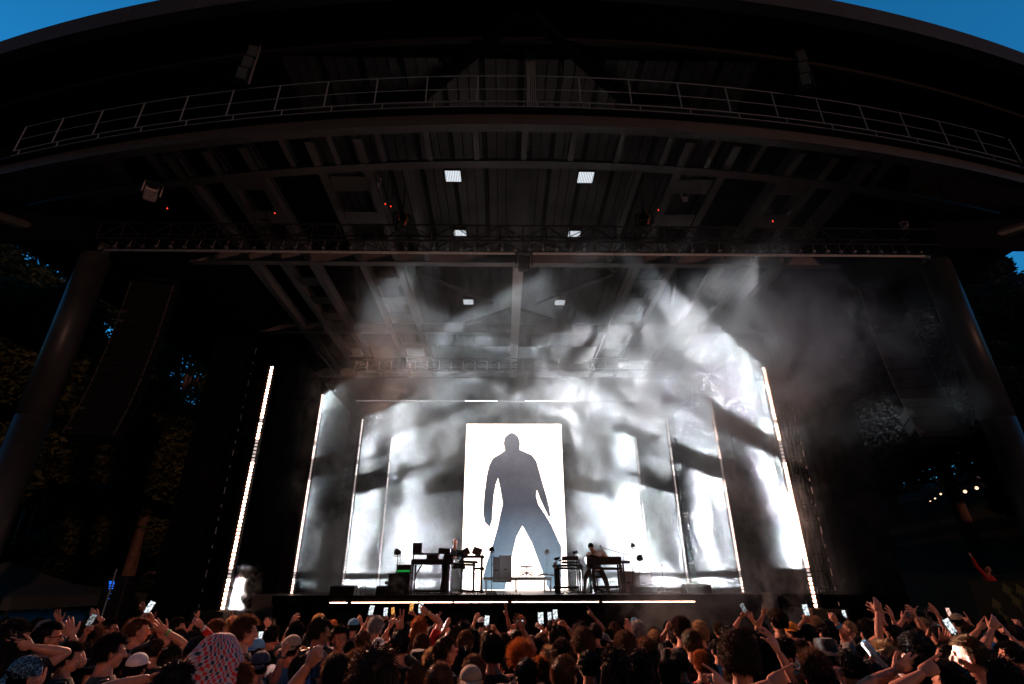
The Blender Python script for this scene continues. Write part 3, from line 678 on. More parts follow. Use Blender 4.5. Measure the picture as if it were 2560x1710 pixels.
# centre bench, stool, cloth
o = at(1294, 1484, 23.0); o.z = DZ; t = thing('bench', 'long low grey bench in white smoke at the centre of the stage', 'bench', o)
a_ = at(1208, 1466, 23.0); b_ = at(1380, 1466, 23.0)
MB().bevbox((a_.x - o.x, 0, .42), (b_.x - o.x, .8, .54), .02).build('top', GREYB, t)
for uu in (1215, 1290, 1362, 1377):
    q = at(uu, 1470, 23.0).x - o.x
    MB().box((q - .03, .04, 0), (q + .03, .1, .42)).build('leg', GREYB, t)
def stool(u, vs, vb, y, rs, label, M_, ring=True, zb=DZ):
    o = at(u, vb, y); o.z = zb; c = at(u, vs, y).z - zb; t = thing('stool', label, 'stool', o)
    MB().path([(0, 0, c - .05), (0, 0, c - .02), (0, 0, c), (0, 0, c + .015)], [rs * .6, rs, rs, rs * .85], 20).build('seat', M_, t, True)
    MB().path([(0, 0, .08), (0, 0, c * .45), (0, 0, c * .45), (0, 0, c - .04)], [.035, .035, .02, .02], 8).build('post', M_, t)
    for k in range(5):
        a = k * 2 * pi / 5 + .3; MB().path([(0, 0, .14), (rs * .7 * cos(a), rs * .7 * sin(a), .1), (rs * 1.25 * cos(a), rs * 1.25 * sin(a), .015)], .02, 6).build('foot', M_, t)
    if ring:
        m = MB(); m.path([(rs * 1.15 * cos(k * pi / 10), rs * 1.15 * sin(k * pi / 10), .17) for k in range(21)], .015, 6, caps=False); m.build('foot_ring', M_, t)
    return t
zt_ = DZ + .545
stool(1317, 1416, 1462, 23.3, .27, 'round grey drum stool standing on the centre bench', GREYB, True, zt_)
stool(1495, 1441, 1487, 19.35, .2, 'round black stool behind the legs of the keyboard player', BLACK, False)
m = MB(); vs = []; nn_ = 12
c0 = at(1368, 1462, 23.0)
for j in range(nn_ + 1):
    for i in range(nn_ + 1):
        x = (i / nn_ - .5) * 1.0; y = (j / nn_) * .7; zz = .16 * max(0, 1 - (2 * x) ** 2) * (.6 + .6 * noise.noise(V((x * 4, y * 4, 2)))) + .004
        vs.append((x, y, zz))
m.add(vs, [(j * 13 + i, j * 13 + i + 1, j * 13 + 14 + i, j * 13 + 13 + i) for j in range(12) for i in range(12)])
cl = m.build('cloth', mat('pale_cloth', (.35, .34, .34), .9, 0, .2, 6, .4), None, True); cl.location = (c0.x, 23.05, DZ + .542); tag(cl, 'crumpled pale cloth lying on the right end of the bench', 'cloth')
# floor cables
def cable(pts, label, r=.012):
    o = V(pts[0]); m = MB(); m.path([V(p) - o for p in pts], r, 5); c = m.build('cable', CABLE, None, True); c.location = o; tag(c, label, 'cable')
def wob(u0, u1, y, n, seed, z=DZ + .015, lift=.0):
    r = random.Random(seed); a = at(u0, 1487, y).x; b = at(u1, 1487, y).x
    return [(a + (b - a) * i / n, y + r.uniform(-.18, .18), z + lift * abs(r.gauss(0, 1))) for i in range(n + 1)]
cable(wob(1040, 1150, 18.3, 14, 1, lift=.02), 'thick tangle of cable on the floor under the left keyboard', .022)
cable(wob(1136, 1212, 18.3, 22, 2, lift=.05), 'heaped cable on the floor under the gear rack', .022)
cable(wob(1390, 1470, 18.3, 18, 3, lift=.03), 'looped cable on the floor under the right synth rack', .02)
cable(wob(1470, 1560, 18.3, 22, 4, lift=.05), 'heaped cable on the floor at the keyboard player\'s feet', .022)
for k, (p, q, l_) in enumerate((((1399, 1430), (1446, 1484), 'straight thin cable falling across the right synth rack'), ((1399, 1456), (1440, 1478), 'lower thin cable crossing the right synth rack'), ((1428, 1425), (1432, 1482), 'thin cable hanging down inside the right synth rack'), ((1143, 1420), (1176, 1484), 'thin cable slanting inside the left gear rack'), ((1052, 1412), (1036, 1446), 'thick bent cable at the left keyboard stand leg'))):
    A = P(*p); B = P(*q); mid = (A + B) / 2 + V((-.06, .1, -.08)); cable([A + V((0, .2, 0)), mid, B + V((0, .15, 0))], l_, .009 if k < 4 else .025)
pd = thing('foot_pedal', 'black foot pedal on the floor at the lamp stand', 'pedal', V((at(1228, 1487, 18.3).x, 18.2, DZ)))
m = MB(); m.add([(-.2, -.12, 0), (.2, -.12, 0), (.2, .15, 0), (-.2, .15, 0), (-.14, -.1, .03), (.14, -.1, .03), (.12, .12, .12), (-.12, .12, .12)], [(0, 3, 2, 1), (0, 1, 5, 4), (1, 2, 6, 5), (2, 3, 7, 6), (3, 0, 4, 7), (4, 5, 6, 7)]); m.build('plate', BLACK, pd)

# ------------------------------------------------------------------ trees
BARK = mat('bark', (.16, .085, .06), .9, 0, .3, 4, .6)
def leafmat(n, c):
    m = mat(n, c, .6, 0, .35, .9, 0, .3, trans=.35); return m
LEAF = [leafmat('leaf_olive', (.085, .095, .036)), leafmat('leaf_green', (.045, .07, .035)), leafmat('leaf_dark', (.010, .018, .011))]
def crown_mesh(seed, rx, ry, rz, n, leaf=.27, lumps=26, gap=.0):
    r = random.Random(seed); m = MB(); Ls = []
    for i in range(lumps):
        while 1:
            p = V((r.uniform(-1, 1), r.uniform(-1, 1), r.uniform(-1, 1)))
            if .35 < p.length < 1: break
        Ls.append((V((p.x * rx, p.y * ry, p.z * rz)), r.uniform(.22, .42) * min(rx, rz)))
    vs = []; fs = []
    for i in range(n):
        c, rad = Ls[int(r.random() * lumps)]
        d = V((r.gauss(0, 1), r.gauss(0, 1), r.gauss(0, 1))).normalized() * rad * (r.random() ** .4)
        p = c + V((d.x, d.y, d.z * .75)); a = V((r.gauss(0, 1), r.gauss(0, 1), r.gauss(0, .6))).normalized(); b = a.orthogonal().normalized(); b.rotate(Matrix.Rotation(r.uniform(0, 6.28), 3, a))
        l = leaf * r.uniform(.6, 1.3); k = len(vs)
        vs += [p - a * l * .5, p + b * l * .28, p + a * l * .5, p - b * l * .28]; fs.append((k, k + 1, k + 2, k + 3))
    m.v = vs; m.f = fs; m.m = [0] * len(fs)
    return m.mesh('crown', LEAF[0]), Ls
CR = [crown_mesh(11, 5.2, 5, 5.2, 60000), crown_mesh(12, 4.6, 4.6, 6.2, 60000), crown_mesh(13, 6, 5, 4.6, 60000)]
def tree(x, y, z, hgt, ci, label, lm=0, sc=1.0, rz=0.):
    t = thing('tree', label, 'tree', (x, y, z), rz, 'trees around the stage'); me, Ls = CR[ci]; c = V((0, 0, hgt))
    o = obj('crown', me, t); o.location = c; o.scale = (sc, sc, sc)
    o.material_slots[0].link = 'OBJECT'; o.material_slots[0].material = LEAF[lm]
    MB().path([(0, 0, -.3), (.1, .05, hgt * .3), (-.1, .1, hgt * .65), (0, 0, hgt)], [.42, .32, .25, .12], 10).build('trunk', BARK, t, True)
    for k in range(0, len(Ls), 3):
        e = c + Ls[k][0] * sc; b0 = V((0, .03, hgt * (.35 + .4 * (k / len(Ls)))))
        mid = (b0 + e) / 2 + V((.3 * sin(k), .3 * cos(k), .4)); MB().path([b0, mid, e], [.14, .09, .03], 6).build('limb', BARK, t, True)
    return t
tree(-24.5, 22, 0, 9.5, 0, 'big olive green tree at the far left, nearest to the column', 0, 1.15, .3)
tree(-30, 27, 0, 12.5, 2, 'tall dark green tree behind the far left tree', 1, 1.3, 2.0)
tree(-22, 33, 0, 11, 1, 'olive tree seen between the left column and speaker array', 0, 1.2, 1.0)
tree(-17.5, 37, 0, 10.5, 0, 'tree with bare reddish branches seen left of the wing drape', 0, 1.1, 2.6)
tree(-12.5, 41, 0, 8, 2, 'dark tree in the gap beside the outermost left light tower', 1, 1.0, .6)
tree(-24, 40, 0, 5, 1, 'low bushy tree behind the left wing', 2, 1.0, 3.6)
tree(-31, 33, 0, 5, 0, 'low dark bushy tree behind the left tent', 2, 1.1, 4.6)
b_ = thing('bare_branch', 'bare reddish branch curving up in the gap left of the wing drape', 'branch', at(425, 985, 33))
o = at(425, 985, 33)
MB().path([at(u, v, 33) - o for (u, v) in ((415, 1010), (425, 985), (437, 955), (445, 925), (452, 903), (444, 888), (438, 872))], [.2, .2, .17, .14, .12, .09, .05], 8).build('limb', BARK, b_, True)
MB().path([at(u, v, 33) - o for (u, v) in ((446, 915), (436, 908), (430, 900), (418, 892))], [.09, .07, .05, .03], 6).build('twig', BARK, b_, True)
MB().path([at(u, v, 33) - o for (u, v) in ((430, 1040), (415, 1010))] , [.22, .2], 8).build('stub', BARK, b_, True)
MB().path([at(430, 1040, 33) - o, V((at(430, 1040, 33).x - o.x, 0, -o.z - .2))], [.22, .34], 8).build('trunk', BARK, b_, True)
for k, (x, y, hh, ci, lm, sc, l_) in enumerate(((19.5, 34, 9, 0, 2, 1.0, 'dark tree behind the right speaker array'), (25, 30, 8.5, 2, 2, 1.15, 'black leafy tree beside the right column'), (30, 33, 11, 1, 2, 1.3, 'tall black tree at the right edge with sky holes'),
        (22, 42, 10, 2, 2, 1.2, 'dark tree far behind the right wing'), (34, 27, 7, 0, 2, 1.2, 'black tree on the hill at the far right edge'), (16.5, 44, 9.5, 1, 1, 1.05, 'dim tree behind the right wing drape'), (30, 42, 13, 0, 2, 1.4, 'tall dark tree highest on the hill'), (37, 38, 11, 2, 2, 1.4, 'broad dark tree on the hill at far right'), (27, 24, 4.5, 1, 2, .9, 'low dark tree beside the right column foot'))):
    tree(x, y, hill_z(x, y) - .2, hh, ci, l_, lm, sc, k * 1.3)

rw = random.Random(5); m = MB()
for i in range(130000):
    x = rw.uniform(-80, 95); y_ = 54 + rw.uniform(-3, 3) + 4 * sin(x * .11); top_ = 15 + 5 * noise.noise(V((x * .09, 3, 0))) + 3 * noise.noise(V((x * .4, 7, 0))) + (11 if x > 12 else 0)
    z = top_ * rw.random() ** .85; k = len(m.v); a = V((rw.gauss(0, 1), rw.gauss(0, 1), rw.gauss(0, .6))).normalized() * rw.uniform(.3, .62); b = a.orthogonal().normalized() * .26
    p = V((x, y_, z)); m.v += [p - a, p + b, p + a, p - b]; m.f.append((k, k + 1, k + 2, k + 3)); m.m.append(0)
tag(m.build('distant_wood', LEAF[2]), kind='stuff')
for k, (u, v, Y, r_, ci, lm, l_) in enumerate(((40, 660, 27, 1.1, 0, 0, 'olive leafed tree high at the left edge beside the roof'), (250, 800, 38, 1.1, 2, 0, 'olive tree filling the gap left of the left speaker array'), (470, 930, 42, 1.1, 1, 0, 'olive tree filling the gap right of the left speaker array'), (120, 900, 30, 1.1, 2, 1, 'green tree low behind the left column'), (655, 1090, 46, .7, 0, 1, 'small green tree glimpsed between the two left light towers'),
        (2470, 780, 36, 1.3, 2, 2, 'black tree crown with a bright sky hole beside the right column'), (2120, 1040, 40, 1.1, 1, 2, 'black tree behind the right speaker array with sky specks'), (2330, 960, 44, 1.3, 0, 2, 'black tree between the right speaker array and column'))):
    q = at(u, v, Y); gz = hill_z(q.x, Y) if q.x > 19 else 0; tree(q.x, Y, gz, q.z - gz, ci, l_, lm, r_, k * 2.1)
# ------------------------------------------------------------------ tents, lights, odd things at the sides
def tent(x, y, z, w, hr, hw, label, col, name='tent'):
    t = thing(name, label, 'tent', (x, y, z), 0, 'white pyramid tents'); M_ = col
    m = MB(); n = 10; vs = [(0, 0, hr)]
    C = [(-w, -w), (w, -w), (w, w), (-w, w)]
    for q in range(4):
        a, b = C[q], C[(q + 1) % 4]
        for i in range(n): 
            f = i / n; vs.append((a[0] + (b[0] - a[0]) * f, a[1] + (b[1] - a[1]) * f, hw))
    mid = [V(v_) * .45 + V((0, 0, hr * .55 - .25)) for v_ in vs[1:]]
    k = len(vs); vs += mid; N_ = 4 * n
    fs = [(0, k + i, k + (i + 1) % N_) for i in range(N_)] + [(k + i, 1 + i, 1 + (i + 1) % N_, k + (i + 1) % N_) for i in range(N_)]
    kk = len(vs); vs += [(v_[0] * 1.0, v_[1] * 1.0, hw - .35) for v_ in vs[1:k]]
    fs += [(1 + i, kk + i, kk + (i + 1) % N_, 1 + (i + 1) % N_) for i in range(N_)]
    m.add(vs, fs); m.build('roof', M_, t)
    for c in C: MB().tube((c[0] * .98, c[1] * .98, 0), (c[0] * .98, c[1] * .98, hw), .04).build('leg', DARKSTEEL, t)
    return t
TENT = mat('tent_canvas', (.05, .055, .052), .8, 0, .1, 1)
p = at(20, 1415, 21); tent(p.x, 21, 0, 3.3, p.z + .15, CZ - .38, 'white pyramid tent at the far left above the crowd', TENT)
p = at(2432, 1172, 42); zz = hill_z(p.x, 42); tent(p.x, 42, zz - .2, 1.5, p.z - zz + .4, p.z - zz - .5, 'small pale tent on the dark hill at the right', mat('tent_blue', (.4, .45, .55), .8))
m = MB(); o = at(2325, 1250, 34); bulbs = [(2325, 1251), (2337, 1244), (2351, 1233), (2385, 1226), (2412, 1227), (2441, 1218), (2476, 1214)]
t = thing('string_lights', 'sagging string of small warm bulbs on the dark hill', 'string lights', o)
m.path([at(u, v, 34) - o for u, v in bulbs] , .015, 4); m.build('wire', CABLE, t)
for k, (u, v) in enumerate(bulbs):
    MB().ell(at(u, v, 34) - o - V((0, 0, .05)), [(.045,) * 3, (.05,) * 3, (.06,) * 3, (.1,) * 3, (.1,) * 3, (.1,) * 3, (.07,) * 3][k], 8, 6).build('bulb', emis('bulb_warm', (1, .6, .35), 2.5), t)
for (u) in (2325, 2476): 
    q = at(u, 1250, 34); MB().tube((q.x - o.x, 0, hill_z(q.x, 34) - o.z - .3), at(u, 1214 if u > 2400 else 1251, 34) - o, .04).build('pole', DARKSTEEL, t)
# blue lit equipment rack and leaning pole at the left wing
o = at(280, 1490, 19); o.z = 0; t = thing('equipment_rack', 'dark equipment rack with a bright blue segmented display', 'rack', o)
a_ = at(262, 1440, 19) - o; b_ = at(318, 1440, 19) - o
MB().bevbox((a_.x, .02, 0), (b_.x, .7, a_.z), .03).build('cabinet', BLACK, t)
m = MB()
for (u0, u1, v0, v1) in ((272.5, 280, 1453, 1456), (282, 285.5, 1453, 1456), (272.5, 280, 1457.5, 1460.5), (282, 285.5, 1457, 1461), (272, 277, 1464, 1466.5), (280, 283.5, 1464.5, 1466.5), (271.5, 276, 1470, 1472.5), (279, 282, 1470, 1472.5), (275.5, 277, 1483, 1484.5), (271, 272.5, 1496, 1497.5)):
    a = at(u0, v1, 19) - o; b = at(u1, v0, 19) - o; m.box((a.x, 0, a.z), (b.x, .012, b.z))
m.build('blue_display', emis('blue_led', (.01, .16, .95), 1.6), t)
o = at(252, 1548, 16); p_ = thing('leaning_pole', 'thin grey pole leaning up in front of the blue display', 'pole', V((o.x, 16, 0)))
MB().tube((0, 0, 0), at(252, 1548, 16) - V((o.x, 16, 0)), .02).build('lower_tube', RAILM, p_)
MB().tube(at(252, 1548, 16) - V((o.x, 16, 0)), at(292, 1422, 16) - V((o.x, 16, 0)), .02).build('upper_tube', RAILM, p_)
# leaf-pattern scrim with barrier at the right
o = at(2490, 1560, 15); o.z = 0; t = thing('fence_banner', 'dark fence banner printed with pale green tree shapes at the right edge', 'banner', o, -.25)
zt2 = at(2520, 1452, 15).z
MB().box((-.3, 0, 0), (1.9, .04, zt2)).build('cloth', mat('banner_dark', (.008, .012, .008), .9), t)
GRN = mat('banner_print', (.09, .10, .035), .9)
for k, (x, dz_) in enumerate(((.15, .55), (.5, .2), (.8, .22), (.2, .85), (.62, .48), (1.0, .5), (1.1, .15), (1.35, .3))):
    m = MB(); z = zt2 - dz_; q = .13; a = .25
    vs = [(0, q * 1.3), (-q, -q * .4), (-q * .55, -q * .3), (-q * .6, -q), (-q * .2, -q * .6), (-.015, -q * 2.0), (.015, -q * 2.0), (q * .2, -q * .6), (q * .6, -q), (q * .55, -q * .3), (q, -q * .4)]
    m.add([(x + p[0] * cos(a) + p[1] * sin(a) * -1, -.006, z + p[1] * cos(a) + p[0] * sin(a)) for p in vs], [tuple(range(len(vs)))]); m.build('printed_tree', GRN, t)
# ------------------------------------------------------------------ people
def skinmat(n, c): return mat(n, c, .5, 0, .12, 9, .05, .4, trans=.12)
SKIN = [skinmat('skin_light', (.56, .25, .165)), skinmat('skin_tan', (.42, .18, .11)), skinmat('skin_brown', (.22, .09, .055)), skinmat('skin_dark', (.10, .042, .027))]
def hm(n, c): return mat(n, c, .5, 0, .35, 14, 0, .3, trans=.4)
HAIRM = {'black': hm('hair_black', (.010, .006, .005)), 'dark brown': hm('hair_dark_brown', (.035, .016, .010)), 'brown': hm('hair_brown', (.10, .045, .022)), 'ginger': hm('hair_ginger', (.32, .09, .022)), 'blond': hm('hair_blond', (.46, .29, .15)), 'grey': hm('hair_grey', (.36, .34, .35))}
CLOTH = {k: mat('cloth_' + k.replace(' ', '_'), c, .85, 0, .2, 5, .5, .2, sheen=.2, bscale=14) for k, c in dict(black=(.012, .012, .013), grey=(.12, .12, .13), white=(.6, .6, .62), blue=(.03, .16, .34), red=(.42, .02, .015), navy=(.02, .03, .07), olive=(.05, .05, .03), brown=(.08, .05, .03), tan=(.3, .22, .16)).items()}
CLOTH['light blue'] = mat('cloth_light_blue', (.12, .33, .55), .85, 0, .15, 5, .4, .2, bscale=14)
CLOTH['orange'] = mat('cloth_orange', (.75, .27, .02), .85, 0, .15, 5, .4)
CLOTH['denim'] = mat('denim', (.03, .04, .07), .9, 0, .2, 9, .3)
CLOTH['yellow'] = mat('cloth_yellow', (.5, .42, .08), .85)
def remesh(mb, voxel, name, sm=2):
    me = mb.mesh(name); o = bpy.data.objects.new(name, me); COL.objects.link(o)
    md = o.modifiers.new('r', 'REMESH'); md.mode = 'VOXEL'; md.voxel_size = voxel; md.use_smooth_shade = True
    if sm:
        s_ = o.modifiers.new('s', 'SMOOTH'); s_.factor = .5; s_.iterations = sm
    dg = bpy.context.evaluated_depsgraph_get(); e = o.evaluated_get(dg); m2 = bpy.data.meshes.new_from_object(e)
    bpy.data.objects.remove(o); bpy.data.meshes.remove(me)
    return m2
def as_lists(me):
    import numpy as np
    v = np.empty(len(me.vertices) * 3, np.float32); me.vertices.foreach_get('co', v)
    return v.reshape(-1, 3), [tuple(p.vertices) for p in me.polygons]
def head_prims(m, M=None):
    M = M or Matrix.Identity(4); R3 = M.to_3x3()
    def e(c, r): m.ell(M @ V(c), r, 20, 14, M=R3)
    e((0, -.008, .018), (.077, .096, .100)); e((0, .022, -.035), (.062, .072, .082)); e((0, .05, -.085), (.034, .034, .030))
    e((0, .083, .018), (.05, .016, .013)); m.path([M @ V((0, .088, .012)), M @ V((0, .112, -.028))], [.009, .015], 8, round_=True)
    for s in (-1, 1):
        e((s * .079, -.006, -.012), (.011, .02, .032)); e((s * .04, .062, -.028), (.02, .022, .02)); e((s * .03, .079, .0), (.013, .010, .009))
        e((s * .012, .092, -.034), (.009, .009, .008))
    e((0, .084, -.058), (.024, .012, .007)); e((0, .081, -.069), (.021, .012, .007))
    m.path([M @ V((0, -.02, -.05)), M @ V((0, -.03, -.16))], [.054, .058], 14)
hb = MB(); head_prims(hb); HEAD = as_lists(remesh(hb, .0055, 'head', 1))
tb = MB()
TORSO = [((0, 0, .80), .15, .11), ((0, 0, .90), .168, .122), ((0, 0, 1.02), .145, .105), ((0, 0, 1.16), .150, .108), ((0, -.005, 1.30), .172, .118), ((0, -.01, 1.39), .178, .105), ((0, -.015, 1.44), .13, .08), ((0, -.012, 1.475), .066, .062), ((0, -.005, 1.53), .055, .056)]
tb.loft(TORSO, 24)
LEGS = [[(s * .09, 0, .90), (s * .10, .01, .52), (s * .105, -.02, .09)] for s in (-1, 1)]
for L_ in LEGS:
    tb.path(L_, [.088, .060, .042], 14, round_=True); tb.ell((L_[2][0], .04, .04), (.045, .13, .038), 12, 8)
for s in (-1, 1): tb.ell((s * .165, -.01, 1.405), (.062, .058, .055), 12, 8)
BODY = as_lists(remesh(tb, .016, 'torso', 3))
def hand_prims(m, pose, L0=.255):
    """elbow at origin, forearm along +Z, palm faces +Y, thumb on +X"""
    m.path([(0, 0, 0), (0, 0, .07), (0, 0, .16), (0, 0, L0 - .02)], [.042, .045, .036, .026], 14, round_=True)
    m.ell((0, 0, L0 + .045), (.041, .016, .055), 14, 10); m.ell((0, 0, L0 + .075), (.042, .014, .02), 14, 8); m.ell((.024, .008, L0 + .025), (.018, .018, .034), 10, 8)
    curl = {'open': [8, 6, 8, 12], 'relax': [22, 28, 34, 40], 'point': [4, 84, 88, 90], 'fist': [84, 88, 90, 92], 'hold': [48, 50, 52, 56], 'vee': [4, 5, 86, 90], 'reach': [14, 10, 16, 24], 'claw': [40, 34, 36, 42], 'flat': [2, 2, 2, 3]}[pose]
    spread = {'open': .20, 'vee': .26, 'reach': .1, 'claw': .12}.get(pose, .03)
    for k in range(4):
        x = .031 - k * .0205; p = V((x, 0, L0 + .085 - abs(k - 1) * .006)); a = 0; ln = (.040, .044, .041, .032)[k]; sp = (1.5 - k) * spread * .6
        pts = [p - V((0, 0, .03)), p]
        for j, f in enumerate((1, .72, .58)):
            a += radians(curl[k] * (.95, 1.05, .7)[j]); d = V((sin(sp) * cos(a), sin(a), cos(a) * cos(sp)))
            p = p + d * ln * f; pts.append(p)
        m.path(pts, [.0098, .0098, .0092, .0086, .0078], 8, round_=True)
    th = {'open': (.9, .2), 'reach': (.7, .3), 'flat': (.35, .2), 'claw': (.9, .7), 'relax': (.5, .5)}.get(pose, (.25, .75))
    a0 = V((.022, .006, L0 + .01)); d1 = V((th[0], th[1] * .6, .7)).normalized(); d2 = V((th[0] * .5 - (.35 if th[1] > .6 else 0), th[1], .75)).normalized()
    m.path([a0, a0 + d1 * .045, a0 + d1 * .045 + d2 * .032, a0 + d1 * .045 + d2 * .058], [.014, .012, .0105, .009], 8, round_=True)
HANDS = {}
def hand(pose):
    if pose not in HANDS:
        m = MB(); hand_prims(m, pose); HANDS[pose] = as_lists(remesh(m, .0048, 'hand', 1))
    return HANDS[pose]
def merge(me_name, parts, mats):
    """parts: (verts Nx3 numpy, faces, Matrix or None)"""
    import numpy as np
    vs = []; fs = []; b = 0
    for (v, f, M) in parts:
        if M is not None:
            A = np.array(M)[:3, :]; v = v @ A[:, :3].T + A[:, 3]
            if M.determinant() < 0: f = [tuple(reversed(q)) for q in f]
        vs.append(v); fs += [tuple(i + b for i in q) for q in f]; b += len(v)
    me = bpy.data.meshes.new(me_name); allv = np.concatenate(vs)
    me.from_pydata(allv.tolist(), [], fs); me.polygons.foreach_set('use_smooth', [True] * len(me.polygons))
    for m_ in mats: me.materials.append(m_)
    return me
def mbl(m):
    import numpy as np
    return np.array([tuple(p) for p in m.v], np.float32), m.f
# clothing shells
def shell_mesh(name, rings, grow, sleeves, n=26, hem=True):
    m = MB(); rr = []
    for i, (c, rx, ry) in enumerate(rings):
        rr.append((c, rx + grow + .006 * sin(i * 2.3), ry + grow))
    m.loft(rr, n); m.f = m.f[:-2]
    for (pts, rs) in sleeves: m.path(pts, rs, 14, caps=False)
    return m
SH = [((0, 0, .86), .168, .128), ((0, 0, .95), .165, .125), ((0, 0, 1.03), .152, .112), ((0, 0, 1.16), .158, .115), ((0, -.005, 1.30), .178, .125), ((0, -.01, 1.385), .188, .112), ((0, -.012, 1.43), .15, .088), ((0, -.012, 1.462), .078, .07)]
def shirt(arms, long_=False, collar=False):
    sl = []
    for s, (S, E, W_) in zip((-1, 1), arms):
        S = V(S); E = V(E); W_ = V(W_); mid = S + (E - S) * .62
        if long_: sl.append(([S + (S - E).normalized() * .03, S, E, E + (W_ - E) * .8], [.05, .066, .056, .042]))
        else: sl.append(([S + (S - E).normalized() * .04, S, mid], [.045, .068, .066]))
    return shell_mesh('shirt', SH, .012, sl)
TR = MB()
for s in (-1, 1): TR.path([(s * .085, 0, .95), (s * .092, 0, .86), (s * .10, .01, .5), (s * .105, -.02, .06)], [.07, .105, .08, .062], 14)
TR.loft([((0, 0, .82), .15, .12), ((0, 0, .9), .178, .133), ((0, 0, .98), .165, .12)], 20)
TROUS = TR.mesh('trousers', CLOTH['denim'], True)
def down_arm(s, r=R):
    S = V((s * .185, -.01, 1.405)); E = V((s * .235, -.02 + r.uniform(-.03, .05), 1.13)); W_ = V((s * .20, .12, .92)); return S, E, W_

# hair
def hair_mesh(kind, seed=1):
    r = random.Random(seed); m = MB()
    K = dict(short=(2600, .024, .3, .0, 1.03), messy=(3000, .042, .55, .003, 1.05), curly=(4600, .030, 1.8, .006, 1.10), afro=(6500, .032, 1.9, .007, 1.24), long=(900, .05, .5, .003, 1.05), bun=(900, .03, .4, .002, 1.03), buzz=(1800, .010, .3, 0, 1.0), pony=(900, .03, .4, .002, 1.03), bob=(900, .05, .5, .003, 1.05), spiky=(1700, .06, .45, .004, 1.03), under=(1100, .03, .5, 0, 1.0), receding=(900, .02, .5, 0, 1.0))[kind]
    n, ln, rnd, curl, gs = K
    c = V((0, -.014, .022)); rad = V((.080, .100, .103)) * gs
    def ok(d): return not (d.y > .35 and d.z < .42) and d.z > -.62 and not (abs(d.x) > .75 and d.z < -.1 and d.y > -.1)
    vs, fs = [], []
    nu, nv = 22, 14
    for j in range(nv + 1):
        t = pi * j / nv
        for i in range(nu):
            a = 2 * pi * i / nu; d = V((sin(t) * cos(a), sin(t) * sin(a), cos(t))); q = 1.0 + .03 * noise.noise(d * 4 + V((seed, 0, 0)))
            vs.append(c + V((d.x * rad.x, d.y * rad.y, d.z * rad.z)) * q)
    for j in range(nv):
        for i in range(nu):
            a = 2 * pi * (i + .5) / nu; t = pi * (j + .5) / nv; d = V((sin(t) * cos(a), sin(t) * sin(a), cos(t)))
            if ok(d) and not (kind == 'under' and d.z > .3): fs.append((j * nu + i, (j + 1) * nu + i, (j + 1) * nu + (i + 1) % nu, j * nu + (i + 1) % nu))
    m.add(vs, fs)
    sv, sf = [], []
    def strand(p, d, l, segs, w, grav, crl):
        ph = r.uniform(0, 6.28); q = V(p); d = d.normalized(); side = d.cross(V((r.gauss(0, 1), r.gauss(0, 1), r.gauss(0, 1)))).normalized(); pts = [q.copy()]
        o1 = d.orthogonal().normalized(); o2 = d.cross(o1)
        for k in range(segs):
            d = (d + V((0, -.15 * grav, -grav)) / segs).normalized(); q = q + d * l / segs
            pts.append(q + (o1 * cos(ph + k * 2.4) + o2 * sin(ph + k * 2.4)) * crl)
        b = len(sv)
        for k, q in enumerate(pts):
            ww = w * (1 - .75 * k / segs); sv.append(q - side * ww * .5); sv.append(q + side * ww * .5)
        for k in range(segs): sf.append((b + 2 * k, b + 2 * k + 1, b + 2 * k + 3, b + 2 * k + 2))
    k = 0
    while k < n:
        d = V((r.gauss(0, 1), r.gauss(0, 1), r.gauss(0, 1))).normalized()
        if not ok(d): continue
        if kind == 'under' and d.z > .2: continue
        k += 1; p = c + V((d.x * rad.x, d.y * rad.y, d.z * rad.z)) * .98
        comb = {'short': V((.1, .5 * (1 if d.z > .3 else -.3), -.3)), 'messy': V((.2, .2, -.1)), 'spiky': V((0, .1, .7))}.get(kind, V((0, 0, -.2 if kind != 'afro' else 0)))
        dd = d * (1.0 if kind in ('afro', 'curly', 'spiky') else .55) + comb + V((r.uniform(-1, 1), r.uniform(-1, 1), r.uniform(-1, 1))) * rnd * .6
        strand(p, dd, ln * r.uniform(.6, 1.25), 4 if curl else 2, .0048 if kind != 'buzz' else .0035, .5 if kind in ('messy', 'long', 'bob') else .1, curl)
    if kind in ('long', 'bob', 'pony'):
        L_ = {'long': .36, 'bob': .16, 'pony': .28}[kind]; nn = {'long': 1500, 'bob': 1200, 'pony': 500}[kind]
        for k in range(nn):
            a = r.uniform(-.35, pi + .35) + pi
            if kind == 'pony': p = V((r.gauss(0, .02), -.115, .03 + r.gauss(0, .015))); d = V((r.gauss(0, .2), -.8, -.3))
            else: p = c + V((cos(a) * .086, sin(a) * .104, r.uniform(-.03, .03))); d = V((cos(a) * .4, sin(a) * .4, -1))
            strand(p, d, L_ * r.uniform(.75, 1.1), 6, .007, 1.3, .003)
        if kind != 'pony':
            q = [((0, -.02, .0), .088, .108), ((0, -.035, -.08), .092, .10), ((0, -.05, -.08 - L_ * .4), .10, .075), ((0, -.06, -.06 - L_ * .75), .09, .05)]
            mm = MB(); mm.loft(q, 20); mm.f = [f for f in mm.f if sum(mm.v[i][1] for i in f) / len(f) < .02]; m.add(mm.v, mm.f)
    if kind == 'bun': m.ell((0, -.07, .12), (.045, .045, .042), 14, 10)
    m.add(sv, sf)
    return m.mesh('hair_' + kind, HAIRM['black'])
HAIRS = {}
def hair_for(kind, var):
    k = (kind, var % 2)
    if k not in HAIRS: HAIRS[k] = hair_mesh(kind, 3 + 17 * (var % 2))
    return HAIRS[k]
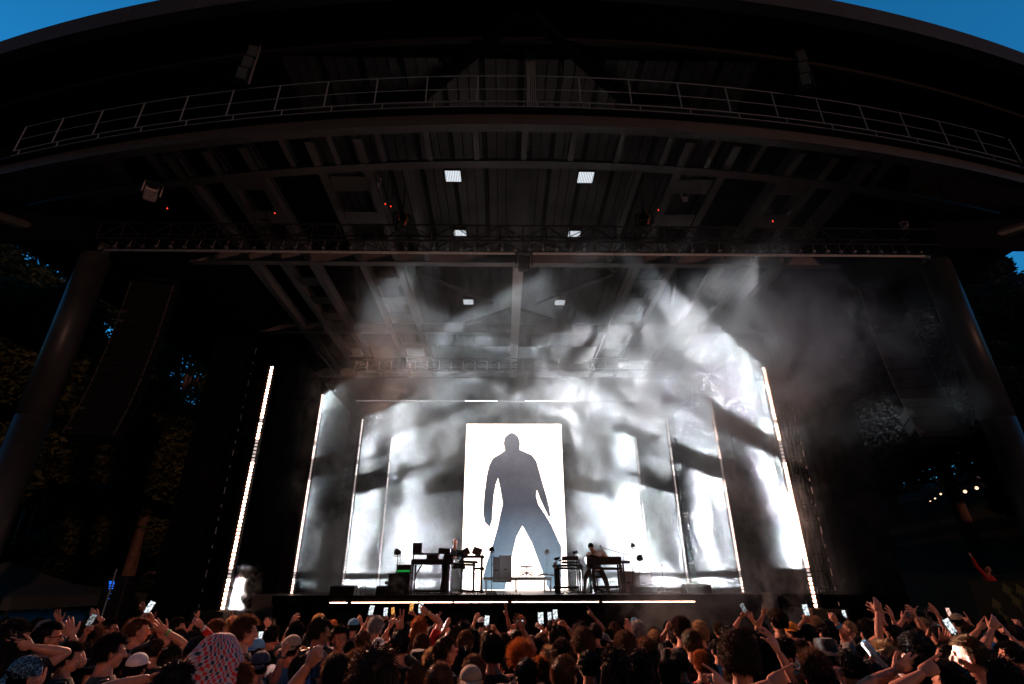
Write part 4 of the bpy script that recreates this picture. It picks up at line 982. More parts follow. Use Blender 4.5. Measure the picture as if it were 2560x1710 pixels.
# headwear
def cap_mesh():
    m = MB(); vs = []; nu, nv = 24, 8
    for j in range(nv + 1):
        t = (pi * .53) * j / nv
        for i in range(nu):
            a = 2 * pi * i / nu; vs.append((.092 * sin(t) * cos(a), .112 * sin(t) * sin(a) - .008, .088 * max(cos(t), -.2) ** 1 + .048))
    m.add(vs, [(j * nu + i, (j + 1) * nu + i, (j + 1) * nu + (i + 1) % nu, j * nu + (i + 1) % nu) for j in range(nv) for i in range(nu)])
    b = []; 
    for i in range(13):
        a = pi * .12 + pi * .76 * i / 12; b += [(.088 * cos(a), .108 * sin(a) - .008, .03), (.098 * cos(a) * .95, .108 * sin(a) + .075 * sin(a) ** .5, .012), (.098 * cos(a) * .95, .108 * sin(a) + .075 * sin(a) ** .5, .018), (.088 * cos(a), .108 * sin(a) - .008, .038)]
    m.add(b, [(i * 4 + q, i * 4 + 4 + q, i * 4 + 4 + (q + 1) % 4, i * 4 + (q + 1) % 4) for i in range(12) for q in range(4)])
    m.ell((0, -.008, .137), (.009, .009, .005), 8, 5)
    return m.mesh('cap', CLOTH['black'], True)
CAP = cap_mesh()
def hat_mesh():
    m = MB(); rings = [(.155, .06), (.15, .085), (.10, .096), (.055, .10), (.05, .106), (.02, .16), (.012, .165), (.014, .16), (.045, .104)]
    vs = []; n = 26
    for z, q in rings:
        for i in range(n): a = 2 * pi * i / n; vs.append((q * cos(a), q * 1.15 * sin(a) - .008, z + .006 * sin(3 * a) * (q > .12)))
    m.add(vs, [(j * n + i, j * n + (i + 1) % n, (j + 1) * n + (i + 1) % n, (j + 1) * n + i) for j in range(len(rings) - 1) for i in range(n)] + [tuple(range(n - 1, -1, -1))])
    return m.mesh('bucket_hat', CLOTH['black'], True)
HAT = hat_mesh()
def scarf_mesh():
    m = MB(); vs = []; nu, nv = 40, 30
    for j in range(nv + 1):
        t = j / nv
        for i in range(nu):
            a = 2 * pi * i / nu; q = V((cos(a), sin(a), 0)); z = .155 - .50 * t; w_ = .035 + .088 * min(1, (t * 3.2)) ** .5 + .10 * t * t + .014 * sin(a * 5 + t * 5) * t
            f = noise.noise(V((cos(a) * 2, sin(a) * 2, t * 3))) * .02 * (1 + t) + .007 * sin(a * 9 + 4 * t) * t
            vs.append((q.x * (w_ + f), q.y * (w_ + f) * 1.15 - .012 - .26 * t ** 1.3 * max(0, -q.y), z))
    fs = []
    for j in range(nv):
        for i in range(nu):
            a = 2 * pi * (i + .5) / nu
            if sin(a) > .72 and j > 9: continue
            fs.append((j * nu + i, (j + 1) * nu + i, (j + 1) * nu + (i + 1) % nu, j * nu + (i + 1) % nu))
    m.add(vs, fs + [tuple(range(nu))])
    return m.mesh('headscarf', None, True)
def check_mat():
    m = bpy.data.materials.new('checked_scarf'); m.use_nodes = True; t = m.node_tree; b = t.nodes['Principled BSDF']; b.inputs['Roughness'].default_value = .8
    tc = t.nodes.new('ShaderNodeTexCoord'); sp = t.nodes.new('ShaderNodeSeparateXYZ'); t.links.new(tc.outputs['Object'], sp.inputs[0])
    def mth(op, a, b_=None, c=None):
        n = t.nodes.new('ShaderNodeMath'); n.operation = op
        for k, q in enumerate((a, b_, c)):
            if q is None: continue
            if isinstance(q, (int, float)): n.inputs[k].default_value = q
            else: t.links.new(q, n.inputs[k])
        return n.outputs[0]
    nz_ = t.nodes.new('ShaderNodeTexNoise'); nz_.inputs['Scale'].default_value = 9; t.links.new(tc.outputs['Object'], nz_.inputs['Vector'])
    nw = mth('MULTIPLY', mth('SUBTRACT', nz_.outputs[0], .5), 3.2)
    ang = mth('ARCTAN2', sp.outputs[0], sp.outputs[1]); uu = mth('ADD', mth('MULTIPLY', ang, 13 / pi), nw); vv = mth('ADD', mth('MULTIPLY', sp.outputs[2], 44.0), nw)
    row = mth('FLOOR', vv); u2 = mth('ADD', uu, mth('MULTIPLY', row, .5)); fx = mth('FRACT', u2); on = mth('LESS_THAN', fx, .5)
    col = mth('MODULO', mth('ABSOLUTE', row), 2.0); red = mth('LESS_THAN', mth('MODULO', mth('ABSOLUTE', mth('ADD', row, mth('FLOOR', u2))), 3.0), 1.6)
    m1 = t.nodes.new('ShaderNodeMix'); m1.data_type = 'RGBA'; m1.inputs[6].default_value = (.02, .035, .07, 1); m1.inputs[7].default_value = (.55, .03, .035, 1); t.links.new(red, m1.inputs[0])
    m2 = t.nodes.new('ShaderNodeMix'); m2.data_type = 'RGBA'; m2.inputs[6].default_value = (.42, .40, .46, 1); t.links.new(on, m2.inputs[0]); t.links.new(m1.outputs[2], m2.inputs[7]); t.links.new(m2.outputs[2], b.inputs['Base Color'])
    return m
def paisley_mat():
    m = bpy.data.materials.new('blue_patterned_cloth'); m.use_nodes = True; t = m.node_tree; b = t.nodes['Principled BSDF']; b.inputs['Roughness'].default_value = .8
    v = t.nodes.new('ShaderNodeTexVoronoi'); v.feature = 'DISTANCE_TO_EDGE'; v.inputs['Scale'].default_value = 38; tc = t.nodes.new('ShaderNodeTexCoord'); t.links.new(tc.outputs['Object'], v.inputs[0])
    r = t.nodes.new('ShaderNodeValToRGB'); r.color_ramp.elements[0].color = (.14, .35, .5, 1); r.color_ramp.elements[0].position = .04; r.color_ramp.elements[1].color = (.01, .05, .11, 1); r.color_ramp.elements[1].position = .1
    t.links.new(v.outputs[0], r.inputs[0]); t.links.new(r.outputs[0], b.inputs['Base Color']); return m
PAIS = paisley_mat()
def setm(o, m_):
    o.material_slots[0].link = 'OBJECT'; o.material_slots[0].material = m_
BODIES = {}
def body_plain(k):
    if k not in BODIES:
        rr = random.Random(k); arms = [down_arm(s, rr) for s in (-1, 1)]; BODIES[k] = (make_body(arms, ('relax', 'relax')), shirt(arms).mesh('shirt', CLOTH['black'], True), shirt(arms, True).mesh('shirt', CLOTH['black'], True))
    return BODIES[k]
def arm_frame(E, W_, palm, s):
    z = (W_ - E).normalized(); y = palm - z * palm.dot(z)
    if y.length < .05: y = z.orthogonal()
    y.normalize(); x = y.cross(z)
    M = Matrix((x, y, z)).transposed().to_4x4(); M.translation = E
    if s < 0: M = M @ Matrix.Diagonal((-1, 1, 1, 1))
    return M
def make_body(arms, poses, palms=(None, None), headM=None):
    parts = [(*BODY, None), (*HEAD, (headM or Matrix.Translation((0, .0, 1.62))))]
    for i, s in enumerate((-1, 1)):
        S, E, W_ = (V(q) for q in arms[i]); L_ = (W_ - E).length
        m = MB(); m.path([S, S + (E - S) * .5, E], [.052, .047, .041], 12, round_=True); v, f = mbl(m); parts.append((v, f, None))
        M = arm_frame(E, W_, V(palms[i]) if palms[i] else V((-s, .3, .2)), s)
        # thumb on inner side: mirror for left/right
        hv, hf = hand(poses[i]); k = L_ / .255; parts.append((hv, hf, M @ Matrix.Diagonal((1, 1, k, 1))))
    return merge('person', parts, [SKIN[0]])
PLACED = []; PEOPLE = []
def place_zc(u, v, w_, rel=.235):
    d = ray(u, v); zc = rel * FPX / w_
    if d.z < -.02:
        lo, hi = (1.83 - CZ) / d.z, (1.50 - CZ) / d.z
        zc = min(max(zc, lo), hi)
    return zc
GLASS = mat('dark_lens', (.01, .01, .01), .1, 0, 0, 1)
def person(u, v, w_, yaw=0, hair='short', hc='dark brown', top='black', arms=(), skin=0, cap=None, capc='black', capyaw=0, note='', glasses=None, long_=False, pos=None, zh=None, extra=None, sc_adj=True):
    if pos is None:
        zc = place_zc(u, v, w_)
        for k in (0, .04, -.04, .08, -.08, .12, -.12, .18):
            c = atz(u, v, zc * (1 + k))
            if all((c.x - q[0]) ** 2 + (c.y - q[1]) ** 2 > .115 for q in PLACED) and 1.46 < c.z < 1.9: break
        else: c = atz(u, v, zc)
    else: c = V((pos[0], pos[1], zh))
    sc_ = c.z / 1.62; PLACED.append((c.x, c.y)); yr = -radians(yaw)
    Mw = Matrix.Translation((c.x, c.y, 0)) @ Matrix.Rotation(yr, 4, 'Z') @ Matrix.Scale(sc_, 4); Mi = Mw.inverted(); vi = R.randrange(4)
    held = []
    if not arms:
        bm, s1, s2 = body_plain(vi); smesh = s2 if long_ else s1
    else:
        A = [down_arm(-1), down_arm(1)]; P_ = ['relax', 'relax']; PL = [None, None]
        for a in arms:
            hu, hv, pose = a[:3]; opt = a[3] if len(a) > 3 else {}
            # which shoulder: nearest to the hand, free one
            best = None
            dr = (ray(hu, hv)).normalized()
            for s in ((-1, 1) if 's' not in opt else (opt['s'],)):
                i = 0 if s < 0 else 1
                if P_[i] != 'relax' and len(arms) > 1: continue
                Sw = Mw @ V((s * .185, -.01, 1.42)); t_ = (Sw - CAM.translation).dot(dr); q = CAM.translation + dr * t_; dd = (q - Sw).length
                reach = .50 * sc_
                t2 = t_ + (sqrt(max(0, reach ** 2 - dd ** 2)) * opt.get('fwd', .55)); q = CAM.translation + dr * t2
                if best is None or dd < best[0]: best = (dd, s, q)
            if best is None: continue
            dd, s, q = best; i = 0 if s < 0 else 1
            S = V((s * .185, -.01, 1.42)); Hc = Mi @ q; dv = Hc - S; L_ = dv.length; hl = .09; mx = .55 + hl
            if L_ > mx: dv = dv * (mx / L_); L_ = mx
            Wv = S + dv * ((L_ - hl) / L_); d = (Wv - S); D = min(d.length, .545); d.normalize(); Wv = S + d * D
            l1, l2 = .295, .265; cosb = max(-1, min(1, (l1 * l1 + D * D - l2 * l2) / (2 * l1 * D))); hgt = l1 * sqrt(1 - cosb * cosb)
            pole = V((s * .35, .1, -.9)); pole = (pole - d * pole.dot(d)).normalized(); E = S + d * l1 * cosb + pole * hgt
            A[i] = (S, E, Wv); P_[i] = pose
            pw = opt.get('palm', {'hold': (-s * .7, -.7, 0), 'fist': (-s * .3, 1, 0), 'point': (-s * .5, .8, -.3), 'open': (-s * .2, 1, 0)}.get(pose, (-s * .5, .8, 0)))
            PL[i] = (Mi.to_3x3() @ V(pw)).normalized()
            fz = (Wv - E).normalized(); held.append((Mw @ (Wv + fz * .10), a, (Mw.to_3x3() @ fz).normalized(), s, Mw @ Wv))
        # palms are world-space directions; convert handled above
        bm = make_body(A, P_, PL); smesh = shirt(A, long_).mesh('shirt', CLOTH['black'], True)
    o = obj('person', bm); o.matrix_world = Mw; setm(o, SKIN[skin])
    sh_ = obj('shirt', smesh, o); setm(sh_, CLOTH[top] if top in CLOTH else PAIS)
    obj('trousers', TROUS, o)
    if cap in ('cap', 'hat') and not hair: hair = 'under'
    if hair:
        ho = obj('hair', hair_for(hair, vi), o); ho.location = (0, 0, 1.62); setm(ho, HAIRM[hc]); 
        if hair in ('short', 'messy', 'curly'): ho.rotation_euler = (0, 0, R.uniform(-.15, .15))
    if cap in ('cap', 'hat'):
        co = obj('cap' if cap == 'cap' else 'bucket_hat', CAP if cap == 'cap' else HAT, o); co.location = (0, 0, 1.625); co.rotation_euler = (R.uniform(-.1, .12), 0, radians(capyaw)); setm(co, CLOTH[capc])
    elif cap == 'scarf':
        sm_ = scarf_mesh(); sm_.materials.append(check_mat()); co = obj('headscarf', sm_, o); co.location = (0, 0, 1.62)
    elif cap == 'bandana':
        m = MB(); m.ell((0, -.01, .03), (.088, .108, .105), 22, 12); m.f = [f for f in m.f if sum(m.v[i][2] for i in f) / 4 > .0]; m.path([(0, -.11, .02), (.02, -.15, -.04), (.03, -.16, -.12)], [.02, .025, .008], 8)
        co = m.build('bandana', PAIS, o, True); co.location = (0, 0, 1.62)
    if glasses:
        m = MB()
        for s in (-1, 1): m.ell((s * .034, .094, .008), (.027, .006, .021), 12, 8); m.tube((s * .06, .088, .012), (s * .082, -.01, .0), .003, n=5)
        m.tube((-.01, .1, .012), (.01, .1, .012), .003, n=5); q = m.build('sunglasses', emis('x', (1, 1, 1), 1) if False else (mat('pink_lens', (.6, .12, .14), .15) if glasses == 'pink' else GLASS), o, True); q.location = (0, .0 if glasses != 'up' else -.02, 1.62 if glasses != 'up' else 1.68)
    for (hp, a, fz, s, wr) in held:
        opt = a[3] if len(a) > 3 else {}
        if 'band' in opt:
            b_ = MB(); wl = Mi @ wr; fl = (Mi.to_3x3() @ fz).normalized(); c_ = wl - fl * .035
            b_.path([c_ - fl * .012, c_ + fl * .012], .033, 14, caps=False); b_.path([c_ + fl * .012, c_ - fl * .012], .037, 14, caps=False)
            b_.build('wristband', mat('band_' + opt['band'], {'green': (.12, .5, .1), 'blue': (.04, .35, .7), 'white': (.7, .7, .7), 'black': (.02, .02, .02), 'gold': (.6, .4, .15)}[opt['band']], .5), o, True)
    rec = dict(o=o, u=u, v=v, y=c.y, x=c.x, hair=hair, hc=hc, top=top, cap=cap, capc=capc, arms=arms, yaw=yaw, glasses=glasses, note=note, held=held, long_=long_)
    if pos is not None:
        q = (CAM.inverted() @ c); rec['u'] = 1280 + FPX * q.x / -q.z; rec['v'] = 855 - FPX * q.y / -q.z
    PEOPLE.append(rec)
    return rec
SCREENS = {}
def screen_mat(kind):
    if kind in SCREENS: return SCREENS[kind]
    m = bpy.data.materials.new('phone_picture_' + kind); m.use_nodes = True; t = m.node_tree; t.nodes.clear(); N = t.nodes.new; L_ = t.links.new
    o = N('ShaderNodeOutputMaterial'); e = N('ShaderNodeEmission'); tc = N('ShaderNodeTexCoord'); nz = N('ShaderNodeTexNoise'); nz.inputs['Scale'].default_value = 38; nz.inputs['Detail'].default_value = 3
    r = N('ShaderNodeValToRGB'); E_ = r.color_ramp.elements
    cs = {'white': ((.12, .2, .24), (.95, 1, 1)), 'orange': ((.25, .05, .01), (1, .5, .12)), 'dim': ((.01, .012, .014), (.35, .38, .4)), 'red': ((.3, .02, .01), (1, .75, .6))}[kind]
    E_[0].position = .38; E_[0].color = (*cs[0], 1); E_[1].position = .6; E_[1].color = (*cs[1], 1)
    L_(tc.outputs['Object'], nz.inputs['Vector']); L_(nz.outputs[0], r.inputs[0]); L_(r.outputs[0], e.inputs[0]); e.inputs[1].default_value = {'white': 1.3, 'orange': 1.1, 'dim': .8, 'red': 1.2}[kind]; L_(e.outputs[0], o.inputs[0]); SCREENS[kind] = m
    return m
def phone(hp, label, kind='white', horiz=False, tilt=0., up=.05, sc=1.0, face=0., off=(0, 0, 0), case=None):
    t = thing('phone', label, 'phone', hp + V((0, 0, up)) + V(off), 0, 'phones held up by the crowd')
    t.rotation_euler = (radians(-8), radians(90 if horiz else 0) + tilt, face); t.scale = (sc,) * 3
    MB().bevbox((-.039, -.004, -.08), (.039, .005, .08), .004).build('case', case or BLACK, t)
    m = MB(); m.box((-.035, -.0052, -.058), (.035, -.0044, .072)); m.build('screen', screen_mat(kind), t)
    m = MB(); m.path([(0, -.0056, -.068), (0, -.0046, -.068)], .006, 10); m.build('shutter_button', emis('button_white', (1, 1, 1), 1.2), t)
    return t
exec_people = None
# ---- the audience as seen: head px, head width, turn, hair, ...
A_ = []
def ad(*a, **k): A_.append((a, k))
B_, D_, N_, G_, L_, Y_ = 'black', 'dark brown', 'brown', 'ginger', 'blond', 'grey'
# left part
ad(30, 1592, 58, 0, 'messy', B_, 'black'); ad(119, 1594, 58, 50, 'short', B_, 'black', [(205, 1566, 'reach', dict(fwd=.2))], glasses='dark'); ad(172, 1647, 60, 55, 'messy', B_, 'black', glasses='up')
ad(346, 1578, 50, 50, 'short', N_, 'black', [(396, 1530, 'hold', dict(ph=('white', 'bright white phone held up high left of the wing drape', False, .35), s=1))]); ad(272, 1574, 42, 60, 'short', B_, 'navy', glasses='dark', skin=1); ad(277, 1632, 66, 50, 'messy', B_, 'black')
ad(283, 1677, 58, 0, 'messy', D_, 'navy'); ad(126, 1667, 55, 30, 'long', B_, 'black'); ad(60, 1692, 80, 20, 'short', B_, 'black', [(95, 1700, 'relax')], cap='bandana'); ad(204, 1640, 50, 0, 'long', B_, 'black', [(228, 1562, 'hold', dict(ph=('dim', 'dark phone held up at far left beside two raised fingers', False, .3)))])
ad(198, 1577, 35, 20, 'short', D_, 'olive', [(142, 1563, 'fist')]); ad(40, 1574, 32, 0, 'messy', B_, 'black', [(63, 1556, 'point')]); ad(425, 1652, 56, 0, 'curly', B_, 'black'); ad(233, 1672, 55, 0, 'short', B_, 'black', cap='cap', capc='black', capyaw=180)
ad(385, 1628, 52, 0, 'short', D_, 'black', [(415, 1556, 'open', dict(band='green', s=1))]); ad(30, 1632, 64, 0, 'long', B_, 'black', [(83, 1588, 'reach', dict(fwd=.1))]); ad(85, 1634, 56, 0, 'short', B_, 'navy'); ad(10, 1560, 30, 0, 'short', B_, 'black', [(97, 1562, 'relax')])
ad(108, 1570, 30, 0, 'short', D_, 'black', [(126, 1558, 'point')]); ad(442, 1570, 40, 55, 'short', B_, 'black', [(428, 1590, 'vee', dict(fwd=-.4))]); ad(340, 1672, 50, 0, None, B_, 'white', cap='cap', capc='white', capyaw=10)
ad(438, 1712, 90, 10, 'long', B_, 'red', [(385, 1655, 'claw', dict(fwd=-.3, palm=(-.6, -.3, -.7)))], zref=1)
ad(549, 1650, 96, 62, None, N_, 'white', cap='scarf', long_=True); ad(612, 1582, 58, 55, 'messy', N_, 'black'); ad(635, 1630, 52, 20, None, D_, 'light blue', [(647, 1663, 'reach', dict(fwd=-.2, palm=(.8, -.5, .3)))], cap='cap', capc='light blue', capyaw=175)
ad(727, 1624, 54, 10, None, D_, 'blue', [(718, 1622, 'fist', dict(band='black', fwd=-.8))], cap='cap', capc='tan', capyaw=180); ad(800, 1582, 52, 60, 'curly', B_, 'navy', skin=2); ad(849, 1598, 50, 150, 'messy', B_, 'black', skin=1); ad(738, 1586, 44, 10, 'messy', B_, 'black', [(735, 1548, 'relax')])
ad(541, 1580, 44, 30, 'curly', N_, 'olive', [(528, 1585, 'relax')]); ad(679, 1592, 44, 0, 'curly', B_, 'black', [(663, 1612, 'hold', dict(ph=('white', 'small bright phone beside the pale blue cap', False, 0), fwd=-.3))]); ad(478, 1606, 46, 0, 'short', B_, 'red', [(503, 1546, 'point', dict(band='white', s=1))], long_=True)
ad(490, 1632, 62, 0, 'short', B_, 'olive'); ad(594, 1708, 76, 0, 'messy', N_, 'black'); ad(829, 1674, 56, 0, 'messy', N_, 'black'); ad(871, 1664, 56, 0, 'short', N_, 'black'); ad(837, 1700, 66, 0, 'curly', D_, 'black'); ad(752, 1680, 66, 0, 'curly', B_, 'black')
ad(647, 1668, 54, 0, None, B_, 'grey', cap='cap', capc='navy', capyaw=180); ad(796, 1558, 30, 0, 'spiky', L_, 'black'); ad(833, 1566, 30, 0, 'short', G_, 'black'); ad(883, 1568, 34, 0, None, D_, 'grey', [(901, 1542, 'fist')], cap='cap', capc='light blue')
ad(820, 1800, 108, 0, 'short', D_, 'black', [(780, 1618, 'fist', dict(fwd=.0, s=-1))]); ad(575, 1560, 30, 40, 'short', B_, 'black'); ad(620, 1545, 26, 0, 'short', B_, 'black')
# centre left
ad(939, 1570, 40, 0, 'messy', Y_, 'black', [(925, 1536, 'hold', dict(ph=('white', 'bright phone held up below the large flight case', False, .15)))]); ad(905, 1605, 48, 0, 'short', N_, 'light blue'); ad(945, 1622, 36, 60, None, D_, 'white', cap='cap', capc='white', capyaw=60)
ad(998, 1616, 60, 0, 'short', B_, 'black', [(990, 1552, 'vee', dict(s=1))]); ad(1054, 1616, 48, 0, 'curly', N_, 'black'); ad(1115, 1630, 60, 55, 'short', D_, 'black', glasses='pink'); ad(1048, 1570, 40, 0, 'long', G_, 'red', [(1064, 1512, 'point', dict(band='gold', s=1)), (1056, 1532, 'hold', dict(ph=('white', 'bright phone right beside the tall pointing finger', False, 0), s=-1))])
ad(1018, 1575, 28, 0, 'long', B_, 'black', [(1035, 1524, 'hold', dict(ph=('orange', 'phone with an orange glowing screen above the crowd', False, .1), s=1))]); ad(987, 1646, 58, 0, 'messy', N_, 'black'); ad(1044, 1662, 54, 0, None, B_, 'black', cap='hat', capc='black'); ad(1083, 1657, 48, 20, 'messy', L_, 'tan')
ad(935, 1700, 112, 0, 'long', D_, 'black'); ad(1097, 1712, 84, 0, 'short', N_, 'black'); ad(1042, 1704, 50, 0, 'curly', N_, 'black'); ad(1184, 1684, 68, 0, 'curly', N_, 'black'); ad(1176, 1712, 46, 0, None, L_, 'tan', cap='cap', capc='tan', capyaw=180); ad(1230, 1668, 55, 0, 'long', N_, 'black')
ad(1232, 1634, 60, 0, 'afro', B_, 'black'); ad(1265, 1622, 38, 0, 'messy', L_, 'grey'); ad(1157, 1585, 36, 0, 'curly', N_, 'black'); ad(1180, 1600, 45, 0, 'long', B_, 'black'); ad(1129, 1597, 38, 0, 'short', D_, 'black', [(1115, 1556, 'flat', dict(s=-1))]); ad(1214, 1604, 36, 0, 'short', N_, 'black', [(1222, 1562, 'hold', dict(ph=('white', 'big bright phone held up in both hands at the centre', False, .1), s=-1)), (1238, 1560, 'hold', dict(s=1))])
ad(1204, 1560, 28, 0, None, B_, 'grey', cap='cap', capc='white'); ad(1305, 1578, 38, 0, 'short', B_, 'black', [(1282, 1560, 'hold', dict(ph=('white', 'phone held sideways in two hands left of the bright centre phones', True, 0), s=-1)), (1300, 1556, 'hold', dict(s=1))]); ad(1291, 1603, 44, 0, 'messy', D_, 'black'); ad(1301, 1652, 60, 0, 'spiky', G_, 'black'); ad(1265, 1674, 50, 0, 'short', B_, 'black', [(1257, 1700, 'open', dict(fwd=-.5))])
ad(890, 1666, 56, 0, 'messy', N_, 'black'); ad(872, 1632, 50, 0, 'curly', B_, 'black'); ad(1157, 1650, 58, 0, 'long', B_, 'black'); ad(1078, 1588, 36, 0, 'short', B_, 'navy', [(1095, 1540, 'reach', dict(band='blue'))]); ad(968, 1578, 34, 0, 'messy', D_, 'black', [(961, 1536, 'hold', dict(ph=('white', 'phone with thin bright frame below the left keyboard stand', False, 0)))]); ad(1012, 1600, 38, 0, 'short', B_, 'black', [(971, 1556, 'reach')])
ad(982, 1562, 26, 0, 'short', B_, 'black', [(983, 1534, 'hold', dict(ph=('orange', 'small dim orange phone screen left of the raised hands', False, -.1)))])
# centre right
ad(1353, 1610, 46, 0, 'short', N_, 'black', [(1348, 1556, 'hold', dict(ph=('white', 'tall bright phone, left one of the three below the stool', False, 0), s=1))]); ad(1343, 1630, 40, 0, 'curly', B_, 'black'); ad(1373, 1648, 52, 0, 'bob', L_, 'tan'); ad(1407, 1640, 40, 0, 'afro', D_, 'black'); ad(1458, 1614, 58, 0, 'curly', N_, 'black'); ad(1405, 1617, 42, 0, 'short', B_, 'black')
ad(1393, 1588, 40, 30, 'long', B_, 'black', [(1390, 1546, 'hold', dict(ph=('white', 'highest bright phone, right one of the three below the stool', False, 0), s=-1)), (1412, 1548, 'hold', dict(s=1))]); ad(1442, 1579, 34, 0, 'short', N_, 'black'); ad(1488, 1584, 42, 0, 'short', D_, 'black'); ad(1537, 1577, 34, 0, 'curly', N_, 'black'); ad(1587, 1560, 28, 0, None, B_, 'grey', cap='cap', capc='light blue'); ad(1594, 1581, 42, 0, 'messy', Y_, 'black')
ad(1509, 1607, 34, 50, None, N_, 'grey', cap='cap', capc='tan', capyaw=-40); ad(1563, 1621, 60, 0, 'curly', N_, 'black', [(1571, 1572, 'flat', dict(s=1))]); ad(1618, 1622, 46, 0, 'long', N_, 'black'); ad(1636, 1600, 36, 0, 'messy', L_, 'black'); ad(1689, 1598, 40, 0, 'short', D_, 'black', [(1670, 1556, 'fist', dict(s=-1))]); ad(1703, 1577, 48, 0, 'messy', D_, 'black'); ad(1729, 1612, 50, 0, 'curly', N_, 'black'); ad(1743, 1574, 32, 0, 'short', N_, 'black')
ad(1434, 1645, 46, 0, 'short', N_, 'tan'); ad(1472, 1668, 64, 0, 'short', B_, 'black'); ad(1539, 1667, 70, 0, 'long', B_, 'black'); ad(1598, 1668, 74, 0, 'long', B_, 'black'); ad(1672, 1690, 60, 0, 'curly', B_, 'black'); ad(1699, 1660, 58, 0, 'short', B_, 'black'); ad(1745, 1642, 50, 0, 'curly', G_, 'red'); ad(1316, 1690, 56, 0, 'short', B_, 'black'); ad(1349, 1682, 40, 0, 'messy', G_, 'black'); ad(1413, 1690, 80, 35, 'short', N_, 'red')
ad(1378, 1570, 32, 0, 'short', D_, 'black', [(1375, 1550, 'hold', dict(ph=('white', 'smaller phone, middle one of the three below the stool', False, 0)))]); ad(1525, 1592, 34, 0, 'pony', D_, 'black')
# right
ad(1750, 1584, 44, 0, 'messy', L_, 'black'); ad(1799, 1579, 34, 0, 'curly', N_, 'black'); ad(1827, 1586, 38, 0, 'short', B_, 'light blue'); ad(1795, 1625, 40, 0, 'short', B_, 'blue'); ad(1848, 1650, 86, 10, 'afro', D_, 'black', skin=1); ad(1902, 1614, 54, 0, 'long', B_, 'black'); ad(1866, 1591, 34, 0, 'curly', N_, 'black', [(1853, 1528, 'hold', dict(ph=('dim', 'tilted dark phone held up at the right end of the stage', False, -.25), s=-1)), (1878, 1536, 'open', dict(band='gold', s=1))])
ad(1945, 1556, 44, 0, 'curly', D_, 'black'); ad(1981, 1583, 44, -50, None, B_, 'black', cap='cap', capc='orange', capyaw=90); ad(2024, 1590, 44, 0, 'short', B_, 'black', [(2012, 1536, 'hold', dict(ph=('white', 'phone held up in front of the farthest right light tower', False, 0)))]); ad(2070, 1584, 50, 0, 'short', B_, 'grey', [(2082, 1536, 'fist', dict(band='blue'))]); ad(2101, 1553, 30, 0, 'short', D_, 'black', [(2113, 1546, 'hold', dict(ph=('white', 'small bright phone behind the man with the lit neck', False, 0)))])
ad(2123, 1573, 36, -60, 'buzz', L_, 'red', skin=0); ad(2070, 1644, 62, 0, None, B_, 'black', cap='hat', capc='black'); ad(2007, 1633, 50, 0, 'curly', D_, 'black'); ad(2121, 1622, 44, 0, None, B_, 'tan', cap='cap', capc='tan'); ad(2036, 1680, 78, 0, 'messy', N_, 'blue', [(1962, 1664, 'hold', dict(fwd=.3, s=-1)), (2094, 1660, 'hold', dict(fwd=.3, s=1))]); ad(2127, 1672, 78, 0, 'short', B_, 'black')
ad(1754, 1662, 58, 0, 'curly', G_, 'red'); ad(1918, 1600, 36, 0, 'short', D_, 'black'); ad(1908, 1576, 34, 0, 'short', B_, 'black'); ad(1963, 1628, 50, 0, 'messy', B_, 'black'); ad(1760, 1775, 100, 0, 'short', B_, 'black', [(1798, 1668, 'point', dict(fwd=-.1, s=1))]); ad(1990, 1775, 100, 0, 'short', D_, 'black', [(1925, 1664, 'point', dict(fwd=-.1, s=-1, palm=(.6, .6, 0)))])
ad(2288, 1632, 76, 0, 'short', B_, 'black'); ad(2424, 1640, 76, -50, 'short', N_, 'black'); ad(2483, 1632, 46, -20, None, N_, 'grey', cap='cap', capc='light blue', capyaw=180); ad(2209, 1650, 66, -30, 'messy', L_, 'light blue', [(2166, 1624, 'hold', dict(can=1, s=-1, fwd=-.2))], long_=True); ad(2278, 1704, 42, 0, None, B_, 'white', cap='cap', capc='white'); ad(2395, 1556, 34, 0, None, B_, 'grey', [(2363, 1540, 'hold', dict(ph=('red', 'phone with an orange lit screen above the pale cap at right', False, 0)))], cap='cap', capc='tan')
ad(2298, 1548, 32, 0, 'short', B_, 'black', [(2278, 1519, 'point', dict(palm=(-.2, .3, -1)))]); ad(2171, 1582, 48, 0, 'messy', B_, 'black', [(2191, 1522, 'reach'), (2203, 1512, 'relax')]); ad(2241, 1594, 48, -20, 'short', B_, 'black', [(2185, 1545, 'relax', dict(band='blue', s=-1)), (2223, 1531, 'reach', dict(s=1))]); ad(2300, 1598, 44, 0, 'short', D_, 'black', [(2254, 1532, 'relax', dict(s=-1))]); ad(2426, 1590, 40, 0, 'curly', D_, 'black', [(2416, 1543, 'point')])
ad(2347, 1592, 46, 0, 'short', B_, 'black', [(2314, 1572, 'hold', dict(ph=('dim', 'phone held sideways by fingers with pink nails at right', True, 0), s=-1)), (2337, 1522, 'reach', dict(s=1))]); ad(2378, 1640, 60, 0, 'long', B_, 'black', [(2376, 1580, 'vee', dict(ph=('white', 'small phone glowing green white low in the right crowd', False, -.3), s=1)), (2357, 1590, 'open', dict(s=-1))]); ad(2500, 1596, 46, -20, 'short', B_, 'black', [(2437, 1552, 'point', dict(s=-1, fwd=.2))]); ad(2530, 1640, 60, -20, 'short', B_, 'white', [(2472, 1546, 'relax', dict(s=-1))])
